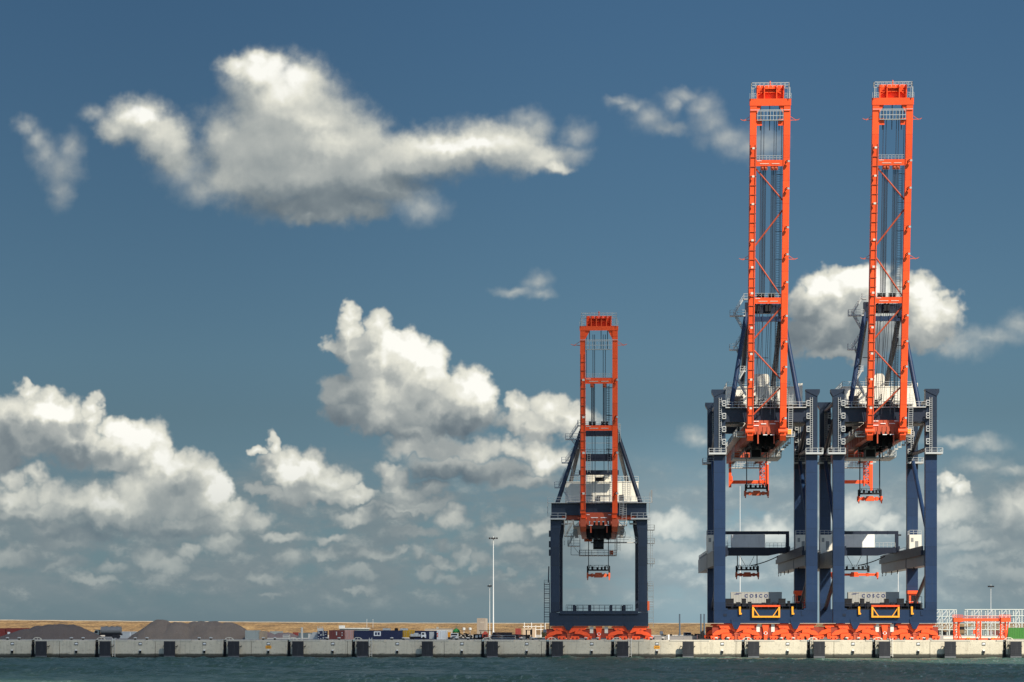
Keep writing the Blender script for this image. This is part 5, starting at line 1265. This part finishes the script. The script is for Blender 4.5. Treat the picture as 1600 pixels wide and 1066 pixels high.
MB().beam((.6, .6, 1.1), (1.3, .6, 1.9), .18).beam((1.3, .6, 1.9), (1.7, .6, .8), .15).build('arm', DARK, t)
t = thing('buoy', 'domed buoy with green top and yellow base resting behind the white van', 'buoy', (PX(713, 640), 640, GZ))
MB().lathe([(.9, .9), (1.0, 1.15), (.98, 1.65)], 0, 0, 20).build('base', paint('buoy_yellow', (.75, .60, .16), .5), t, True)
MB().lathe([(.985, 1.66), (.85, 2.15), (.5, 2.5), (.1, 2.62)], 0, 0, 20).build('dome', paint('buoy_green', (.03, .28, .05), .5), t, True)
MB().lathe([(.35, 0), (.8, .3), (.85, .895)], 0, 0, 18).tube((0, 0, 2.6), (0, 0, 2.95), .16, 10).build('skirt', SLATE, t, True)
# machinery heap right of the buoy
t = thing('machine_parts', 'jumble of dark machine parts behind the white van', 'machine parts', (PX(729, 632), 632, GZ)); rnd = random.Random(11)
mb = MB()
for k in range(26): x, y, z = rnd.uniform(-2.4, 2.9), rnd.uniform(0, 3), rnd.uniform(0, 1.1); mb.box(x, x + rnd.uniform(.3, .9), y, y + .6, z, z + rnd.uniform(.1, .45))
for k in range(8): x = rnd.uniform(-2.6, 2.6); mb.beam((x, rnd.uniform(0, 3), .1), (x + rnd.uniform(-1, 1.4), 2, rnd.uniform(.6, 1.9)), .12)
mb.build('scrap', DARK, t)
mb = MB()
for k in range(12): x = rnd.uniform(-2.6, 3.2); mb.box(x, x + rnd.uniform(.3, 1.0), -.6, -.1, .02, rnd.uniform(.12, .5))
mb.build('pale_offcut', TAN, t)
for x, lab in ((-.7, 'white dish left of the beige tower, first of two'), (.95, 'white dish left of the beige tower, nearer to it')):
    q = thing('site_dish', lab, 'dish', (PX(729, 660) + x * 1.0, 660, GZ)); MB().tube((0, 0, 0), (0, 0, 2.1), .06, 8).build('mast', GALV, q); MB().lathe([(.05, 2.1), (.38, 2.2), (.40, 2.75), (.1, 2.85)], 0, 0, 14).build('dish', CLIGHT, q, True)
# beige tower, masts
x0, x1 = span(745.2, 761.2, 700); t = thing('beige_tower', 'square beige tower block left of the tall white mast', 'tower', ((x0 + x1) / 2, 700, GZ)); w = (x1 - x0) / 2; h = zof(966, 700)
BEI = paint('beige_cladding', (.215, .18, .145), .7, .12, .25); BEL = paint('beige_trim', (.29, .25, .20), .7, .1, .2)
MB().box(-w, w * .62, 0, 3, 0, h).build('wall', BEI, t); MB().box(w * .625, w, .02, 3, 0, h - .1).build('corner_strip', BEL, t)
MB().box(-w * .38, w * .48, -.05, -.002, .4, h - 1.0).build('panel', BEL, t); MB().box(-w * .32, w * .42, -.07, -.051, .4, h - 1.3).build('panel_inset', BEI, t)
def mast(label, px, pytop, Y, r, head, hz=0):
    t = thing('light_mast', label, 'light mast', (PX(px, Y), Y, GZ), group='white light masts behind the quay'); h = zof(pytop, Y)
    MB().lathe([(r * 1.8, 0), (r * 1.8, 1.2), (r, 1.8), (r * .62, h - .6)], 0, 0, 14).build('pole', paint('mast_white', (.50, .51, .49), .45, .06, .1), t, True)
    if head:
        mb = MB().beam((-head, 0, h - .5), (head, 0, h - .5), .16).beam((0, -head * .6, h - .5), (0, head * .6, h - .5), .16).tube((0, 0, h - 2.2), (0, 0, h), r * .8, 10)
        mb.build('head_frame', GALV, t)
        for k in (-1, -.36, .36, 1): MB().box(head * k - .26, head * k + .26, -.5, .1, h - .85, h - .38).build('lamp', DARK, t)
    return t
mast('tall white light mast with a wide lamp head, left of the short crane', 770.8, 838, 760, .20, 1.1)
mast('thin white mast close beside the tall mast left of the short crane', 765.2, 913, 860, .11, .5)
mast('tall white mast seen through the left tall crane', 1156.3, 757, 800, .17, 0)
mast('white mast with lamp head seen through the right tall crane', 1403.4, 834, 820, .15, .7)
mast('white mast behind the orange gantry frame at the right end', 1548.2, 914, 830, .13, .75)
# red work unit, pipes, small cargo near the tall mast
t = thing('work_unit', 'small red wheeled work unit below the beige tower', 'work unit', (PX(758.5, 612), 612, GZ)); REDM = paint('machine_red', (.62, .085, .05), .5, .15, .2)
MB().box(-.75, .65, 0, 1.4, .35, 1.5).prism([(-.6, 1.5), (.5, 1.5), (.2, 1.95), (-.3, 1.95)], .1, 1.2).build('housing', REDM, t)
MB().box(-.55, .1, -.04, -.002, .6, 1.2).box(.2, .5, -.04, -.002, .5, 1.3).box(-1.6, 1.6, .2, .6, 2.05, 2.2).build('panel', DARK, t)
for x in (-.5, .45): MB().tube((x, -.05, .3), (x, .3, .3), .3, 14).build('wheel', DARK, t)
t = thing('generator_set', 'dark generator set left of the red work unit', 'generator', (PX(748, 616), 616, GZ))
MB().box(-1.3, .9, 0, 1.4, .2, 1.3).box(-1.5, 1.1, -.1, 1.5, 0, .2).build('frame', DARK, t); MB().box(-.8, -.2, -.04, -.002, .4, 1.0).box(.1, .6, -.04, -.002, .5, 1.1).build('panel', CLIGHT, t); MB().tube((.5, .5, 1.3), (.5, .5, 1.9), .1, 8).build('exhaust', DARK, t)
RUST = paint('rusty_pipe', (.075, .050, .042), .7, .3, .3)
t = thing('pipe_stack', 'long stack of dark rusty pipes right of the tall mast', 'pipe stack', (PX(789, 614), 614, GZ))
mb = MB()
for r in range(3):
    for k in range(4 - r): mb.tube((-3.6 + r * .25, .5 + k * .55 + r * .27, .5 + r * .48), (3.5 - r * .9, .5 + k * .55 + r * .27, .5 + r * .48), .27, 12)
for k in range(3): mb.tube((2.4, .8 + k * .6, 1.0), (6.2, .8 + k * .6, .75), .27, 12)
mb.build('pipe', RUST, t)
MB().box(-3.4, -3.1, .2, 3, 0, .23).box(2.8, 3.1, .2, 3, 0, .23).box(5.5, 5.8, .2, 3, 0, .45).build('bearer', TAN, t)
mb = MB().rail((-4.0, -.5, 0), (2.6, -.5, 0), .95, 3.3, .09); mb.build('barrier_rail', CLIGHT, t)
container('small red container behind the pipe stack', 805.2, 813.6, 982.0, 690, RED)
container('beige container with dark ends behind the forklift', 816.6, 836.5, 981.4, 700, TAN)
t = thing('forklift', 'black forklift with raised mast in front of the beige container', 'forklift', (PX(826, 610), 610, GZ))
MB().box(-1.5, -.9, 0, 1.2, .2, .9).box(-.75, .4, 0, 1.2, .25, 1.15).build('body', DARK, t)
mb = MB()
for x in (-.7, .35): mb.box(x, x + .28, 0, .15, 1.15, 2.2).box(x, x + .28, 1.0, 1.15, 1.15, 2.2)
mb.box(-.8, .75, -.05, 1.25, 2.2, 2.35).build('canopy', DARK, t)
for yy in (.2, .85): MB().box(.62, .88, yy, yy + .15, 0, 2.55).build('mast', DARK, t)
for x in (-.9, .3): MB().tube((x, -.05, .3), (x, .25, .3), .3, 14).build('wheel', RUBBER, t)
MB().box(-1.45, -.75, -.5, .4, .01, .75).box(.2, 1.0, -.5, .2, .01, .7).build('counterweight', GREY, t)
t = thing('scaffold', 'open white scaffold of uprights behind the forklift', 'scaffold', (PX(828, 720), 720, GZ)); mb = MB()
for x in (-1.6, -.5, .5, 1.7, 3.2, 4.4): mb.beam((x, 0, 0), (x, 0, 3.8 + .4 * math.sin(x * 3)), .12)
mb.beam((-2, 0, 3.1), (4.6, 0, 3.1), .12).beam((-2, 0, 2.2), (4.6, 0, 2.2), .1); mb.build('upright', PLATE_W, t)
t = thing('materials_pile', 'yellowish pile of bags and a grey box left of the short crane', 'materials pile', (PX(850, 640), 640, GZ)); rnd = random.Random(2); mb = MB()
for k in range(14): x, z = rnd.uniform(-1.8, 1.0), rnd.uniform(0, 1.6); mb.box(x, x + rnd.uniform(.5, 1.0), rnd.uniform(0, .5), 1.4, max(0, z - .3), z + .25)
mb.build('bag', paint('bag_ochre', (.45, .30, .10), .8, .2, .2), t); MB().box(-.2, 1.2, -.2, .8, 1.62, 2.4).build('box', CLIGHT, t)
# far posts, barriers and clutter between the cranes
for px, lab in ((1062, 'lone dark post rising above the dyke between the cranes'), (1095.2, 'left one of two dark posts beside the left tall crane'), (1100.4, 'right one of two dark posts, close beside the left tall crane')):
    o = MB().lathe([(.42, 0), (.42, .6), (.26, .7), (.24, zof(959.5, 800))], 0, 0, 10).build('dark_post', paint('post_slate', (.06, .085, .11), .6), None, True); o.location = (PX(px, 800), 800, GZ); tag(o, lab, 'post', 'dark posts between the cranes')
for a, b, lab in ((1022.5, 1044.2, 'shorter grey barrier slab on the quay edge right of the short crane'), (1045.4, 1090, 'longer grey barrier slab on the quay edge left of the tall cranes')):
    x0, x1 = span(a, b, 599); w = (x1 - x0) / 2; t = thing('quay_barrier', lab, 'barrier', ((x0 + x1) / 2, 599, GZ), group='grey barrier slabs on the quay edge')
    mb = MB(); n = max(2, round(w * 2 / 4.4))
    for k in range(n): a_ = -w + 2 * w * k / n; mb.box(a_ + .02, a_ + 2 * w / n - .02, 0, .5, 0, .88)
    mb.build('slab', paint('barrier_grey', (.21, .20, .19), .8, .15, .3), t); MB().box(-w, w, -.05, .55, .881, .96).build('top_strip', GREY, t)
for px, lab, mt in ((1044.8, 'short white post between the two barrier slabs', PLATE_W), (1089.8, 'short pinkish post at the right end of the barrier slabs', PINK)):
    o = MB().lathe([(.16, 0), (.16, 1.15), (.10, 1.25)], 0, 0, 10).build('short_post', mt, None, True); o.location = (PX(px, 598), 598, GZ); tag(o, lab, 'post')
rnd = random.Random(9)
for px, Y, lab, mt, ww, hh in ((1028, 620, 'pile of pinkish bags right of the short crane', PINK, 1.0, 1.0), (1037.5, 622, 'yellowish stack of bags beside the white sack', TAN, 1.1, 1.3), (1046, 640, 'heap of dark timber behind the grey barrier slabs', DARK, 1.5, 1.3), (1055, 622, 'row of pale crates behind the barrier slabs', WHITE, 1.4, 1.0), (1063, 624, 'white crate left of the silver van', PLATE_W, .7, 1.0), (1086, 640, 'rusty stack of beams right of the silver van', RUST, 2.2, 1.4), (1100, 636, 'tan crates at the foot of the left tall crane', TAN, 1.6, 2.3)):
    t = thing('goods_pile', lab, 'goods', (PX(px, Y), Y, GZ)); mb = MB()
    for k in range(9): x = rnd.uniform(-ww, ww * .6); z = rnd.uniform(0, hh * .6); mb.box(x, x + ww * rnd.uniform(.25, .5), rnd.uniform(0, .6), 1.4, 0, z + hh * .35)
    mb.build('stack', mt, t)
o = MB().lathe([(.25, 1.1), (.45, 1.3), (.42, 1.8), (.15, 2.0)], 0, 0, 10).tube((0, 0, 0), (0, 0, 1.2), .12, 8).build('white_sack', PLATE_W, None, True); o.location = (PX(1033.4, 622), 622, GZ); tag(o, 'round white sack on a stand right of the short crane', 'sack')
# tank lorry
t = thing('tank_lorry', 'grey tank lorry between the two gravel heaps', 'lorry', (PX(171, 640), 640, GZ)); TANK = paint('tank_grey', (.20, .20, .19), .35, .15, .3)
z0 = 1.3
mb = MB().tube((-2.4, 1.2, z0 + .85), (2.85, 1.2, z0 + .85), .95, 20)
for x in (-1.0, .4, 1.8): mb.box(x - .3, x + .3, .8, 1.6, z0 + 1.75, z0 + 1.95)
mb.build('tank', TANK, t, True)
MB().box(-3.4, 3.0, .4, 2.0, .9, 1.35).box(-1.2, 2.0, .3, .6, .5, .9).build('chassis', DARK, t)
c_ = MB().prism([(-4.2, .6), (-2.8, .6), (-2.8, 2.3), (-3.6, 2.3), (-4.2, 1.5)], .1, 2.3).build('cab', SLATE, t); MB().box(-3.8, -3.1, .05, .098, 1.45, 2.05).build('window', DARK, c_)
for x in (-3.6, 1.2, 2.2): MB().tube((x, .0, .55), (x, .4, .55), .55, 16).build('wheel', RUBBER, t)
o = MB().tube((0, 0, 0), (0, 0, 1.6), .05, 6).lathe([(.1, 1.6), (.32, 1.75), (.32, 2.05), (.1, 2.2)], 0, 0, 10).build('yellow_beacon', YELLOW, None, True); o.location = (PX(138.8, 642), 642, GZ); tag(o, 'small yellow beacon left of the tank lorry', 'beacon')
o = MB().box(-.12, .12, -.06, .06, 0, 1.7).box(-.4, .12, -.05, .05, 0, .2).build('white_stake', PLATE_W); o.location = (PX(203.5, 630), 630, GZ); tag(o, 'thin white stake left of the broad gravel heap', 'stake')

# reefer racks, gantry frame, green container at the right end
RACK = paint('rack_steel', (.50, .53, .48), .5, .1, .15)
def rack(label, pxs, levels, Y, tilt=0):
    xs = [PX(p, Y) for p in pxs]; x0 = xs[0]
    t = thing('steel_rack', label, 'steel rack', (x0, Y, GZ), group='open steel racks behind the quay')
    zs = [zof(p, Y) for p in levels]
    for x in xs:
        MB().box(x - x0 - .15, x - x0 + .15, 0, .3, 0, zs[0]).build('post', RACK, t)
        MB().box(x - x0 - .13, x - x0 + .13, 5, 5.3, 0, zs[0]).build('post', RACK, t)
    for z in zs:
        MB().box(-.16, xs[-1] - x0 + .16, -.12, -.003, z - .22, z).build('floor_beam', RACK, t)
        MB().box(-.16, xs[-1] - x0 + .16, 4.7, 4.99, z - .22, z).build('floor_beam', RACK, t)
    for z in zs[1:]:
        r = MB().rail((0, -.05, z), (xs[-1] - x0, -.05, z), 1.1, 1.2, .06); r.build('handrail', GALV, t)
    mb = MB()
    for k in range(len(xs) - 1):
        if k % 2 == 1 or len(xs) < 5:
            for i in range(len(zs) - 1): mb.beam((xs[k] - x0 + .3, 2.5, zs[i+1] + .1), (xs[k+1] - x0 - .2, 4.8, zs[i] - .3), .2)
    mb.build('rack_stair', GALV, t)
    return t
rack('shorter open steel rack just right of the tall cranes', [1461, 1472, 1483.3, 1494.3], [952.4, 962.6, 973.0, 983.4], 840)
rack('long open steel rack behind the orange gantry frame', [1511.4, 1522.4, 1533.4, 1543.6, 1555, 1565.5, 1577, 1587.4, 1597, 1607.6], [952.0, 961.8, 972.2, 983.0], 840)
container('green container behind the right end of the gantry frame', 1575.5, 1612, 981.0, 640, GREENC, h=None)
x0, x1 = span(1474, 1640, 650); o = MB().box(0, x1 - x0, 0, .5, 0, .55).build('low_wall', WHITE); o.location = (x0, 650, GZ); tag(o, 'low pale concrete wall behind the orange gantry frame', 'wall')
container('dark container inside the long steel rack', 1500, 1511, 979.4, 900, DARK); container('blue grey container behind the long steel rack', 1512, 1523, 979.6, 880, SLATE)
for a, b, p, lab, mt in ((1524, 1545, 983.2, 'row of dark goods under the long steel rack, left part', SLATE), (1546, 1574, 984.0, 'row of dark goods under the long steel rack, right part', MAROON), (1462, 1494, 983.6, 'dark goods under the shorter steel rack', DARK)):
    Y = 866; x0, x1 = span(a, b, Y); t = thing('goods_pile', lab, 'goods', (x0, Y, GZ)); mb = MB(); x = 0
    while x < x1 - x0 - .4: w = rnd.uniform(.5, 1.3); mb.box(x, x + w - .1, rnd.uniform(0, .6), 1.5, 0, zof(p, Y) * rnd.uniform(.6, 1)); x += w
    mb.build('stack', mt, t)
Y = 597; x0, x1 = span(1490.4, 1579.6, Y); L = x1 - x0
t = thing('gantry_frame', 'low orange lattice gantry frame standing on the quay at the right end', 'gantry frame', (x0, Y, GZ))
zt, zb = zof(966.4, Y), zof(970.8, Y)
MB().box(.6, L - .6, .8, 1.8, zb, zt).build('top_beam', ORANGE, t)
for a, b in ((0, 2.1), (L - 2.3, L)):
    MB().box(a, b, .2, 2.6, zb - .15, zt + .18).build('end_block', ORANGE, t)
    MB().rail((a, .2, zt + .18), (b, .2, zt + .18), .65, .5, .07).rail((a, 2.6, zt + .18), (b, 2.6, zt + .18), .65, .5, .07).build('handrail', ORANGE, t)
MB().rail((2.2, .85, zt), (L - 2.4, .85, zt), .6, .55, .06).build('handrail', ORANGE, t)
MB().lattice((.75, 1.3, .1), (.75, 1.3, zb - .16), 1.15, .12, 1.0).beam((1.4, 1.3, 1.6), (2.1, 1.3, .2), .2).beam((1.3, 1.3, zb - .6), (1.9, 1.3, zb), .2).build('lattice_leg', ORANGE, t)
MB().lattice((6.0, 1.3, .1), (6.0, 1.3, zb - .005), 1.0, .11, 1.0).build('lattice_leg', ORANGE, t)
MB().lattice((L - 1.7, 1.3, .1), (L - 1.7, 1.3, zb - .16), 1.15, .12, 1.0).beam((L - 1.0, 1.3, .1), (L - .4, 1.3, zb - .2), .26).beam((L - 2.3, 1.3, 1.8), (L - 3.0, 1.3, .2), .2).build('lattice_leg', ORANGE, t)
MB().box(0.1, L - 1.0, .8, 1.8, .02, .42).box(3.2, 3.9, .5, .79, .02, .5).box(L - 4.6, L - 3.6, .5, .79, .02, .5).build('base_beam', ORANGE, t)
MB().beam((3.1, .4, .1), (3.9, .4, .55), .14).beam((3.1, .4, .55), (3.9, .4, .1), .14).beam((L - 4.4, .4, .1), (L - 3.9, .4, .5), .14).build('chock', YELLOW, t)
MB().box(4.8, 5.3, 1.0, 1.6, 1.4, 2.4).build('hoist_box', ORANGE, t)
